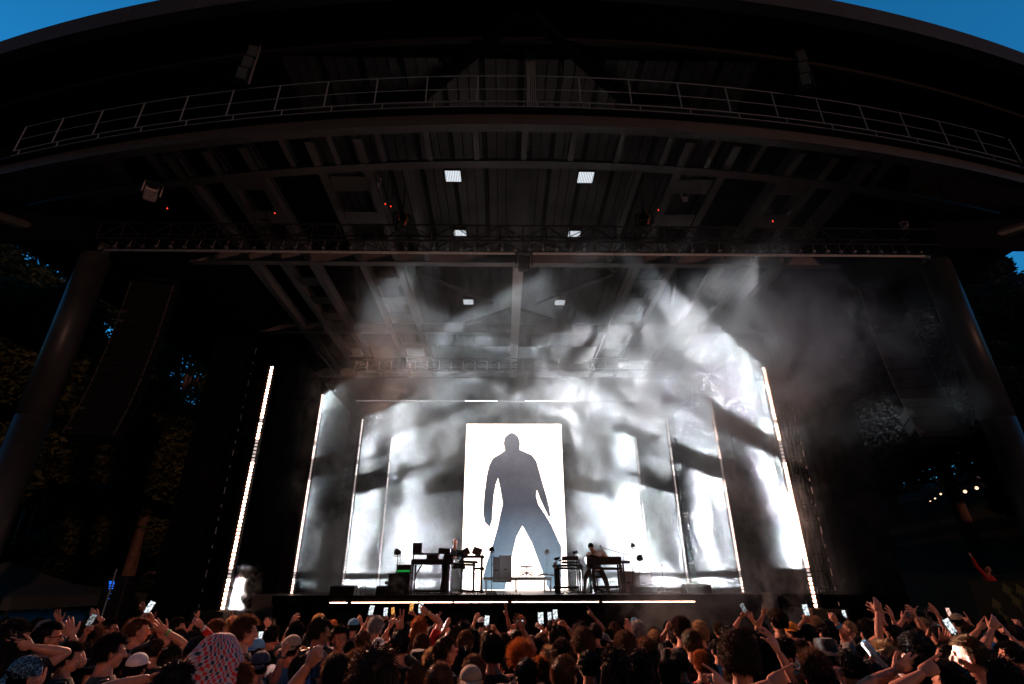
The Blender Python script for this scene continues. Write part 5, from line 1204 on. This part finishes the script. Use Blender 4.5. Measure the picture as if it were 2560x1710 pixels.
ad(2545, 1590, 44, 0, 'short', B_, 'black', [(2541, 1552, 'fist')]); ad(2300, 1700, 80, -20, 'messy', B_, 'black', [(2228, 1636, 'reach', dict(s=-1, fwd=0))]); ad(2380, 1712, 84, -20, 'short', B_, 'black', [(2290, 1640, 'point', dict(s=-1, fwd=0))]); ad(2510, 1700, 80, 0, 'long', B_, 'black'); ad(2180, 1694, 70, 0, 'short', B_, 'black'); ad(2337, 1545, 30, 0, 'short', B_, 'black', [(2318, 1528, 'reach')])
for a, k in A_:
    k.pop('zref', None)
    rec = person(*a, **k)
    for (hp, arm, fz, s, wr) in rec['held']:
        opt = arm[3] if len(arm) > 3 else {}
        if 'ph' in opt:
            kd, lb_, hz_, tl = opt['ph']; phone(hp, lb_, kd, hz_, tl, up=.05 if not hz_ else .01, off=(-s * .0 if not hz_ else .08, -.012, 0), sc=1.0)
        if 'can' in opt:
            t = thing('drink_can', 'tall white and blue drink can tilted in a raised hand', 'can', hp + V((-.035, -.02, .0)))
            t.rotation_euler = (radians(-10), radians(-28), 0)
            MB().path([(0, 0, -.13), (0, 0, -.125), (0, 0, .10), (0, 0, .118)], [.026, .033, .033, .027], 20).build('can_body', mat('can_white', (.75, .75, .78), .3, .3, .05), t, True)
            MB().path([(0, 0, .1181), (0, 0, .12)], [.027, .026], 20).build('can_top', mat('can_blue', (.1, .35, .6), .3, .5), t)
# big blue phone held sideways by the woman at lower right
q = atz(2028, 1660, place_zc(2036, 1680, 78) * 1.06)
t = thing('phone', 'large phone in a blue case held sideways in both hands at lower right', 'phone', q, 0, 'phones held up by the crowd'); t.rotation_euler = (radians(-12), radians(90), 0)
MB().bevbox((-.045, -.006, -.13), (.045, .008, .13), .006).build('case', mat('case_blue', (.02, .12, .35), .4), t)
MB().box((-.04, -.0072, -.12), (.04, -.0064, .12)).build('screen', screen_mat('dim'), t)
# fill the gaps between the people above
r3 = random.Random(21); y = 3.5; hk = ['short', 'short', 'short', 'messy', 'curly', 'long', 'bob', 'short', 'pony']
while y < 10.6:
    x = -(y * 1.05 + .5) + r3.uniform(0, .4)
    while x < y * 1.05 + .2:
        xx = x + r3.uniform(-.12, .12); yy = y + r3.uniform(-.14, .14); zh = r3.uniform(1.46, 1.66)
        if all((xx - q[0]) ** 2 + (yy - q[1]) ** 2 > .21 for q in PLACED):
            c = CAM.inverted() @ V((xx, yy, zh)); uu = 1280 + FPX * c.x / -c.z; vv = 855 - FPX * c.y / -c.z
            if -60 < uu < 2620 and vv < 1725:
                hcs = r3.choices([B_, D_, N_, L_, G_], [6, 4, 2, .8, .4])[0]; cp = r3.random() < .1
                ar = ()
                if r3.random() < (.32 if yy > 5.5 else .16):
                    zc_ = -c.z; ar = [(uu + r3.choice([-1, 1]) * r3.uniform(.16, .34) * FPX / zc_, vv - r3.uniform(.22, .40) * FPX / zc_, r3.choice(['point', 'relax', 'reach', 'fist', 'open', 'vee', 'flat', 'reach']), dict(fwd=.6))]
                person(0, 0, 0, r3.choice([0, 0, 0, 15, -15, 8, -8, 35, -35]), None if cp else r3.choice(hk), hcs, r3.choices(['black', 'navy', 'grey', 'olive', 'white', 'brown'], [6, 2, 1, 1, .4, 1])[0], cap='cap' if cp else None, capc=r3.choice(['black', 'navy', 'tan', 'grey']), capyaw=r3.choice([0, 180]), skin=r3.choice([0, 0, 1, 2]), pos=(xx, yy), zh=zh, arms=ar)
        x += r3.uniform(.56, .72)
    y += .55
# labels from what each person looks like and what stands behind
LM = [(0, 110, 'at the far left edge'), (110, 240, 'below the left pyramid tent'), (240, 350, 'below the blue display rack'), (350, 480, 'below the left wing drape'), (480, 600, 'below the farthest left light tower'), (600, 720, 'left of the stage corner'), (720, 820, 'below the left stage corner'), (820, 930, 'below the leftmost wedge monitor'), (930, 1030, 'below the black flight cases'), (1030, 1130, 'below the left keyboard'),
      (1130, 1210, 'below the gear rack'), (1210, 1300, 'below the centre bench'), (1300, 1380, 'below the drum stool'), (1380, 1460, 'below the synth rack'), (1460, 1560, 'below the bent player'), (1560, 1650, 'below the grey amplifiers'), (1650, 1730, 'left of the rightmost wedge'), (1730, 1810, 'below the rightmost wedge'), (1810, 1920, 'below the right stage corner'), (1920, 2050, 'below the farthest right tower'), (2050, 2180, 'right of the farthest right tower'), (2180, 2300, 'below the right speaker array'), (2300, 2430, 'left of the tree banner'), (2430, 2700, 'at the far right edge')]
HD = dict(short='short', messy='messy', curly='curly', afro='bushy curly', long='long', bob='chin-length', bun='bun of', buzz='cropped', pony='ponytailed', spiky='spiky', receding='thin')
def row(y): return 'nearest rows' if y < 4.6 else 'middle rows' if y < 7 else 'far rows'
from collections import defaultdict
grp = defaultdict(list)
for q in PEOPLE:
    if q['cap'] == 'scarf': hd = 'red, blue and white checked headscarf'
    elif q['cap'] == 'bandana': hd = 'blue patterned bandana'
    elif q['cap'] == 'hat': hd = 'black bucket hat'
    elif q['cap']: hd = q['capc'].replace('tan', 'beige') + ' cap'
    else: hd = (HD[q['hair']] + ' ' + q['hc'].replace('dark brown', 'dark') + ' hair')
    act = ''
    if q['arms']:
        ps = q['arms'][0][2]; o2 = q['arms'][0][3] if len(q['arms'][0]) > 3 else {}
        act = ', two arms up' if len(q['arms']) > 1 else {'point': ', pointing', 'fist': ', fist up', 'open': ', hand open', 'hold': ', holding phone' if 'ph' in o2 else ', holding can' if 'can' in o2 else ', hand up', 'vee': ', two fingers up', 'flat': ', hand upright', 'claw': ', hand curled'}.get(ps, ', arm reaching')
    elif q['glasses']: act = ', sunglasses'
    elif abs(q['yaw']) > 100: act = ', facing back'
    lm = next((t_ for a, b, t_ in LM if a <= q['u'] < b), 'at the far left edge' if q['u'] < 0 else 'at the far right edge')
    q['base'] = '%s%s, %s, %s' % (hd, act, row(q['y']), lm); grp[q['base']].append(q)
ORD = ['first', 'second', 'third', 'fourth', 'fifth', 'sixth', 'seventh', 'eighth', 'ninth', 'tenth']
for b_, qs in grp.items():
    qs.sort(key=lambda q: q['u'])
    for i, q in enumerate(qs):
        hd, rest = b_.split(', ', 1) if 'checked' not in b_ else ('red, blue and white checked headscarf', b_.split('headscarf, ')[1] if 'headscarf, ' in b_ else b_)
        if len(qs) == 1: lb_ = 'person with ' + b_
        elif len(qs) == 2: lb_ = ('left' if i == 0 else 'right') + ' person of two, ' + b_
        else: lb_ = ORD[i] + ' from left, ' + b_
        wds = lb_.split()
        if len(wds) > 16: lb_ = lb_.replace('person with ', '').replace(' person of two', ' of two').replace(' rows', ' row'); wds = lb_.split()
        if len(wds) > 16: lb_ = lb_.replace('below the', 'below'); wds = lb_.split()
        if len(wds) > 16: lb_ = lb_.replace(' hair', ''); wds = lb_.split()
        tag(q['o'], lb_, 'person', 'people in the audience')

# ------------------------------------------------------------------ performers
def ell_part(m, c, r, M=None): m.ell(c, r, 16, 12, M=M)
def figure(label, J, top, skin, hairk, hc, headrot, trous, long_sleeve, belly=.0, extra=None, group='performers on stage'):
    m = MB()
    hip, chest, neck, head = J['hip'], J['chest'], J['neck'], J['head']
    m.path([hip - V((0, 0, .04)), hip, (hip + chest) / 2, chest, neck - (neck - chest) * .25, neck, neck + (head - neck) * .5], [.13, .155, .145, .17, .135, .065, .058], 16, round_=False)
    for s in ('l', 'r'):
        m.ell(J['sh' + s], (.065, .06, .06), 12, 8); m.path([chest + (J['sh' + s] - chest) * .3 + V((0, 0, .03)), J['sh' + s]], [.08, .055], 10, round_=True)
        m.path([J['sh' + s], (J['sh' + s] + J['el' + s]) / 2, J['el' + s], J['wr' + s]], [.052, .047, .04, .026], 12, round_=True)
        m.path([J['hp' + s], J['kn' + s], J['an' + s]], [.088, .06, .042], 12, round_=True)
        m.ell(J['an' + s] + V((0, -.05, -.03)), (.045, .12, .04), 12, 8)
    HM = Matrix.Translation(head) @ headrot.to_matrix().to_4x4(); head_prims(m, HM)
    for s, sg in (('l', -1), ('r', 1)):
        hm_ = MB(); hand_prims(hm_, 'relax'); d = J['wr' + s] - J['el' + s]; M = arm_frame(J['wr' + s] - d.normalized() * .245, J['wr' + s], V((0, 0, -1)), -sg)
        n0 = len(hm_.v); keep = [M @ V(p) for p in hm_.v]; m.add(keep, hm_.f)
    bm = remesh(m, .0085, 'person', 1); bm.materials.append(skin); o = obj('person', bm); tag(o, label, 'person', group)
    c = MB(); g_ = .016
    c.path([hip + (chest - hip) * -.05, hip + (chest - hip) * .25, (hip + chest) / 2, chest, neck - (neck - chest) * .3, neck - (neck - chest) * .05], [.18, .18, .17, .20, .155, .085], 18)
    for s in ('l', 'r'):
        c.path([chest + (J['sh' + s] - chest) * .3 + V((0, 0, .03)), J['sh' + s]], [.09, .072], 10, round_=True)
        E = J['el' + s]; S = J['sh' + s]
        c.path([S, S + (E - S) * (.7 if not long_sleeve else 1)] + ([E + (J['wr' + s] - E) * .85] if long_sleeve else []), [.085, .082] + ([.055] if long_sleeve else []), 12, round_=False)
    cm = remesh(c, .014, 'shirt', 2); cm.materials.append(top); obj('shirt', cm, o)
    p = MB(); p.path([hip + (chest - hip) * -.25, hip, hip + (chest - hip) * .12], [.13, .16, .158], 16)
    for s in ('l', 'r'): p.path([J['hp' + s], J['kn' + s], J['an' + s] + V((0, 0, .03))], [.105, .085, .07], 12, round_=False)
    pm = remesh(p, .014, 'trousers', 2); pm.materials.append(trous); obj('trousers', pm, o)
    f = MB()
    for s in ('l', 'r'): f.ell(J['an' + s] + V((0, -.05, -.035)), (.05, .135, .045), 12, 8)
    f.build('shoes', BLACK, o, True)
    if hairk:
        ho = obj('hair', hair_for(hairk, 1), o); ho.matrix_local = HM; setm(ho, HAIRM[hc])
    e_ = MB()
    for sx in (-1, 1): e_.ell(HM @ V((sx * .031, .087, .008)), (.008, .006, .006), 8, 6)
    e_.build('eyes', mat('eye_dark', (.03, .02, .02), .2), o, True)
    return o
y1 = 19.25; PP = lambda u, v, dy=0, y=y1: at(u, v, y) + V((0, dy, 0))
J = dict(hip=PP(1117, 1412), chest=PP(1133, 1383, -.08), neck=PP(1137, 1373, -.12), head=PP(1139, 1357, -.2), shl=PP(1119, 1380, -.05), shr=PP(1150, 1380, -.1), ell=PP(1114, 1397, -.15), elr=PP(1153, 1396, -.2), wrl=PP(1126, 1394, -.42), wrr=PP(1143, 1394, -.42),
         hpl=PP(1112, 1412), hpr=PP(1121, 1412), knl=PP(1110, 1447, -.02), knr=PP(1117, 1447, .05), anl=V((PP(1104, 1484).x, y1, DZ + .08)), anr=V((PP(1112, 1484).x, y1 + .12, DZ + .08)))
figure('bald man in dark open jacket leaning over the left keyboard rig', J, mat('jacket_teal', (.04, .075, .09), .8, 0, .2, 6, .4), skinmat('skin_warm', (.55, .24, .15)), None, B_, Euler((radians(-24), 0, radians(180)), 'XYZ'), CLOTH['black'], True)
y1 = 19.2
J = dict(hip=PP(1489, 1420), chest=PP(1489, 1391, -.15), neck=PP(1481, 1381, -.22), head=PP(1474, 1369, -.32), shl=PP(1470, 1386, -.15), shr=PP(1502, 1382, -.12), ell=PP(1462, 1402, -.1), elr=PP(1517, 1392, -.15), wrl=PP(1466, 1412, -.3), wrr=PP(1503, 1391, -.42),
         hpl=PP(1479, 1421), hpr=PP(1499, 1421), knl=PP(1462, 1446, -.12), knr=PP(1513, 1449, -.05), anl=V((PP(1460, 1484).x, y1 - .05, DZ + .08)), anr=V((PP(1521, 1484).x, y1, DZ + .08)))
figure('dark haired man in white t-shirt bending low over the right keyboard', J, mat('tshirt_white', (.62, .56, .54), .85, 0, .1, 6, .4), skinmat('skin_warm2', (.45, .19, .12)), 'short', B_, Euler((radians(-48), radians(8), radians(172)), 'XYZ'), mat('trousers_brown', (.035, .028, .026), .9, 0, .2, 6, .3), False)
# red-shirted person above the banner
c = at(2466, 1424, 15.6); base_z = c.z - 1.6
RD = person(0, 0, 0, 150, 'short', B_, 'red', [(2436, 1452, 'fist', dict(s=1, fwd=0))], pos=(c.x, 15.6), zh=1.62, skin=1, long_=True)
RD['o'].location.z = base_z; tag(RD['o'], 'person in red shirt raised above the tree banner, head turned back', 'person'); RD['o']['group'] = 'people on the side platform'
t = thing('side_platform', 'dark raised platform under the red shirted person', 'platform', (c.x, 15.6, 0))
MB().bevbox((-.9, -.4, base_z - .08), (.9, .6, base_z - .002), .02).build('deck', BLACK, t)
for sx in (-1, 1):
    for yy in (-.35, .55): MB().tube((sx * .8, yy, 0), (sx * .8, yy, base_z - .08), .03).build('leg', BLACK, t)
# ------------------------------------------------------------------ stage smoke
def smoke_mat(name, col, lo, hi, dens, scale, offset=(0, 0, 0), base=.0, env=None, aniso=.35, dist=.7, detail=5, rough=.58, front=True):
    m = bpy.data.materials.new(name); m.use_nodes = True; t = m.node_tree; t.nodes.clear(); N = t.nodes.new; L = t.links.new
    out = N('ShaderNodeOutputMaterial'); pv = N('ShaderNodeVolumePrincipled'); pv.inputs['Color'].default_value = (*col, 1)
    pv.inputs['Anisotropy'].default_value = aniso
    g = N('ShaderNodeNewGeometry'); mp = N('ShaderNodeMapping'); mp.inputs['Location'].default_value = offset; mp.inputs['Scale'].default_value = (1, 1, .8)
    no = N('ShaderNodeTexNoise'); no.inputs['Scale'].default_value = scale; no.inputs['Detail'].default_value = detail
    no.inputs['Roughness'].default_value = rough; no.inputs['Distortion'].default_value = dist
    r = N('ShaderNodeMapRange'); r.interpolation_type = 'SMOOTHSTEP'; r.inputs[1].default_value = lo; r.inputs[2].default_value = hi; r.inputs[3].default_value = base; r.inputs[4].default_value = dens
    L(g.outputs['Position'], mp.inputs[0]); L(mp.outputs[0], no.inputs['Vector']); L(no.outputs[0], r.inputs[0])
    cur = r.outputs[0]
    if front:                                   # fine wisps inside the big clouds
        n2 = N('ShaderNodeTexNoise'); n2.inputs['Scale'].default_value = 1.5; n2.inputs['Detail'].default_value = 5; n2.inputs['Roughness'].default_value = .6; n2.inputs['Distortion'].default_value = 1.1
        L(mp.outputs[0], n2.inputs['Vector']); r2 = N('ShaderNodeMapRange'); r2.inputs[1].default_value = .4; r2.inputs[2].default_value = .64; r2.inputs[3].default_value = .03; r2.inputs[4].default_value = 1.9
        L(n2.outputs[0], r2.inputs[0]); q2 = N('ShaderNodeMath'); q2.operation = 'MULTIPLY'; L(cur, q2.inputs[0]); L(r2.outputs[0], q2.inputs[1]); cur = q2.outputs[0]
    sp = N('ShaderNodeSeparateXYZ'); L(g.outputs['Position'], sp.inputs[0])
    for (ax, a, b, va, vb) in (env or []):
        e = N('ShaderNodeMapRange'); e.interpolation_type = 'SMOOTHSTEP'
        e.inputs[1].default_value = a; e.inputs[2].default_value = b; e.inputs[3].default_value = va; e.inputs[4].default_value = vb
        L(sp.outputs[ax], e.inputs[0]); mu = N('ShaderNodeMath'); mu.operation = 'MULTIPLY'; L(cur, mu.inputs[0]); L(e.outputs[0], mu.inputs[1]); cur = mu.outputs[0]
    # thin in front of the players: only high up or behind them
    def ss(ax, a, b):
        e = N('ShaderNodeMapRange'); e.interpolation_type = 'SMOOTHSTEP'; e.inputs[1].default_value = a; e.inputs[2].default_value = b; L(sp.outputs[ax], e.inputs[0]); return e.outputs[0]
    if front:
        # the air straight in front of the screen stays clear
        ab = N('ShaderNodeMath'); ab.operation = 'ABSOLUTE'; L(sp.outputs[0], ab.inputs[0])
        e = N('ShaderNodeMapRange'); e.interpolation_type = 'SMOOTHSTEP'; e.inputs[1].default_value = 2.0; e.inputs[2].default_value = 3.6; e.inputs[3].default_value = .06; e.inputs[4].default_value = 1; L(ab.outputs[0], e.inputs[0])
        m3 = N('ShaderNodeMath'); m3.operation = 'MAXIMUM'; L(e.outputs[0], m3.inputs[0]); L(ss(2, 8.6, 10.5), m3.inputs[1])
        m4 = N('ShaderNodeMath'); m4.operation = 'MULTIPLY'; L(cur, m4.inputs[0]); L(m3.outputs[0], m4.inputs[1]); cur = m4.outputs[0]
        # hardly any smoke in front of the left towers
        m1 = N('ShaderNodeMath'); m1.operation = 'MAXIMUM'; L(ss(0, -5.0, -.5), m1.inputs[0]); L(ss(1, 18.5, 22.5), m1.inputs[1])
        m0 = N('ShaderNodeMath'); m0.operation = 'MULTIPLY'; L(cur, m0.inputs[0]); L(m1.outputs[0], m0.inputs[1]); cur = m0.outputs[0]
        mx = N('ShaderNodeMath'); mx.operation = 'MAXIMUM'; L(ss(1, 19.6, 21.6), mx.inputs[0]); L(ss(2, 5.0, 8.0), mx.inputs[1]); mxb = N('ShaderNodeMath'); mxb.operation = 'MAXIMUM'; L(mx.outputs[0], mxb.inputs[0]); mxc = N('ShaderNodeMath'); mxc.operation = 'MULTIPLY'; L(ss(0, 5.2, 7.2), mxc.inputs[0]); L(ss(1, 15.2, 17), mxc.inputs[1]); L(mxc.outputs[0], mxb.inputs[1]); mx = mxb
        mu = N('ShaderNodeMath'); mu.operation = 'MULTIPLY'; L(cur, mu.inputs[0]); L(mx.outputs[0], mu.inputs[1]); cur = mu.outputs[0]
    L(cur, pv.inputs['Density']); L(pv.outputs[0], out.inputs['Volume'])
    return m
sm = smoke_mat('stage_smoke', (.86, .95, 1.0), .43, .60, .32, .34, (3.1, 0, 1.7), .028, detail=3, rough=.5,
    env=[(0, -8, 2, .6, 1.0), (2, 9.6, 11.4, 1, .07), (1, 11, 16.5, .35, 1), (0, 8.9, 10.0, 1, .07), (0, -9.6, -8.6, .1, 1)])
box = MB().box((-9.95, 10.2, DZ + .005), (12.5, 31.1, CZ + 11.9)).build('stage_smoke', sm); tag(box, kind='stuff')
def puff(name, c, r, dens, scale, seed, lo=.42, hi=.6):
    m = smoke_mat(name, (.95, .97, 1), lo, hi, dens, scale, (seed, seed * 2, 0), 0, detail=6, front=False, dist=1.2,
        env=[(0, c.x - r[0], c.x - r[0] * .3, 0, 1), (0, c.x + r[0] * .3, c.x + r[0], 1, 0), (2, c.z + r[2] * .2, c.z + r[2], 1, 0), (2, c.z - r[2], c.z - r[2] * .6, 0, 1)])
    b = MB().box((c.x - r[0], c.y - r[1], max(.02, c.z - r[2])), (c.x + r[0], c.y + r[1], c.z + r[2])).build(name, m); tag(b, kind='stuff')
puff('smoke_jet', at(604, 1487, 17.35), (.5, .4, .85), 1.7, 3.0, 1.3, .47, .66)
puff('smoke_jet', at(1945, 1490, 17.0), (.9, .5, 1.6), .9, 1.4, 4.1, .46, .62)
puff('drifting_smoke', at(1720, 1500, 16.4), (2.6, .7, 1.0), .35, .9, 2.2)
puff('smoke_wisp', at(1005, 1470, 18.2), (.6, .15, .5), 2.0, 3.6, 6.6, .48, .64)
puff('smoke_plume', V((5.7, 13.9, 8.1)), (3.1, 3.4, 1.9), .50, .75, 3.3, .44, .60)
puff('smoke_plume', V((3.0, 15.9, 8.2)), (2.8, 3.1, 1.7), .34, .8, 7.7, .46, .60)
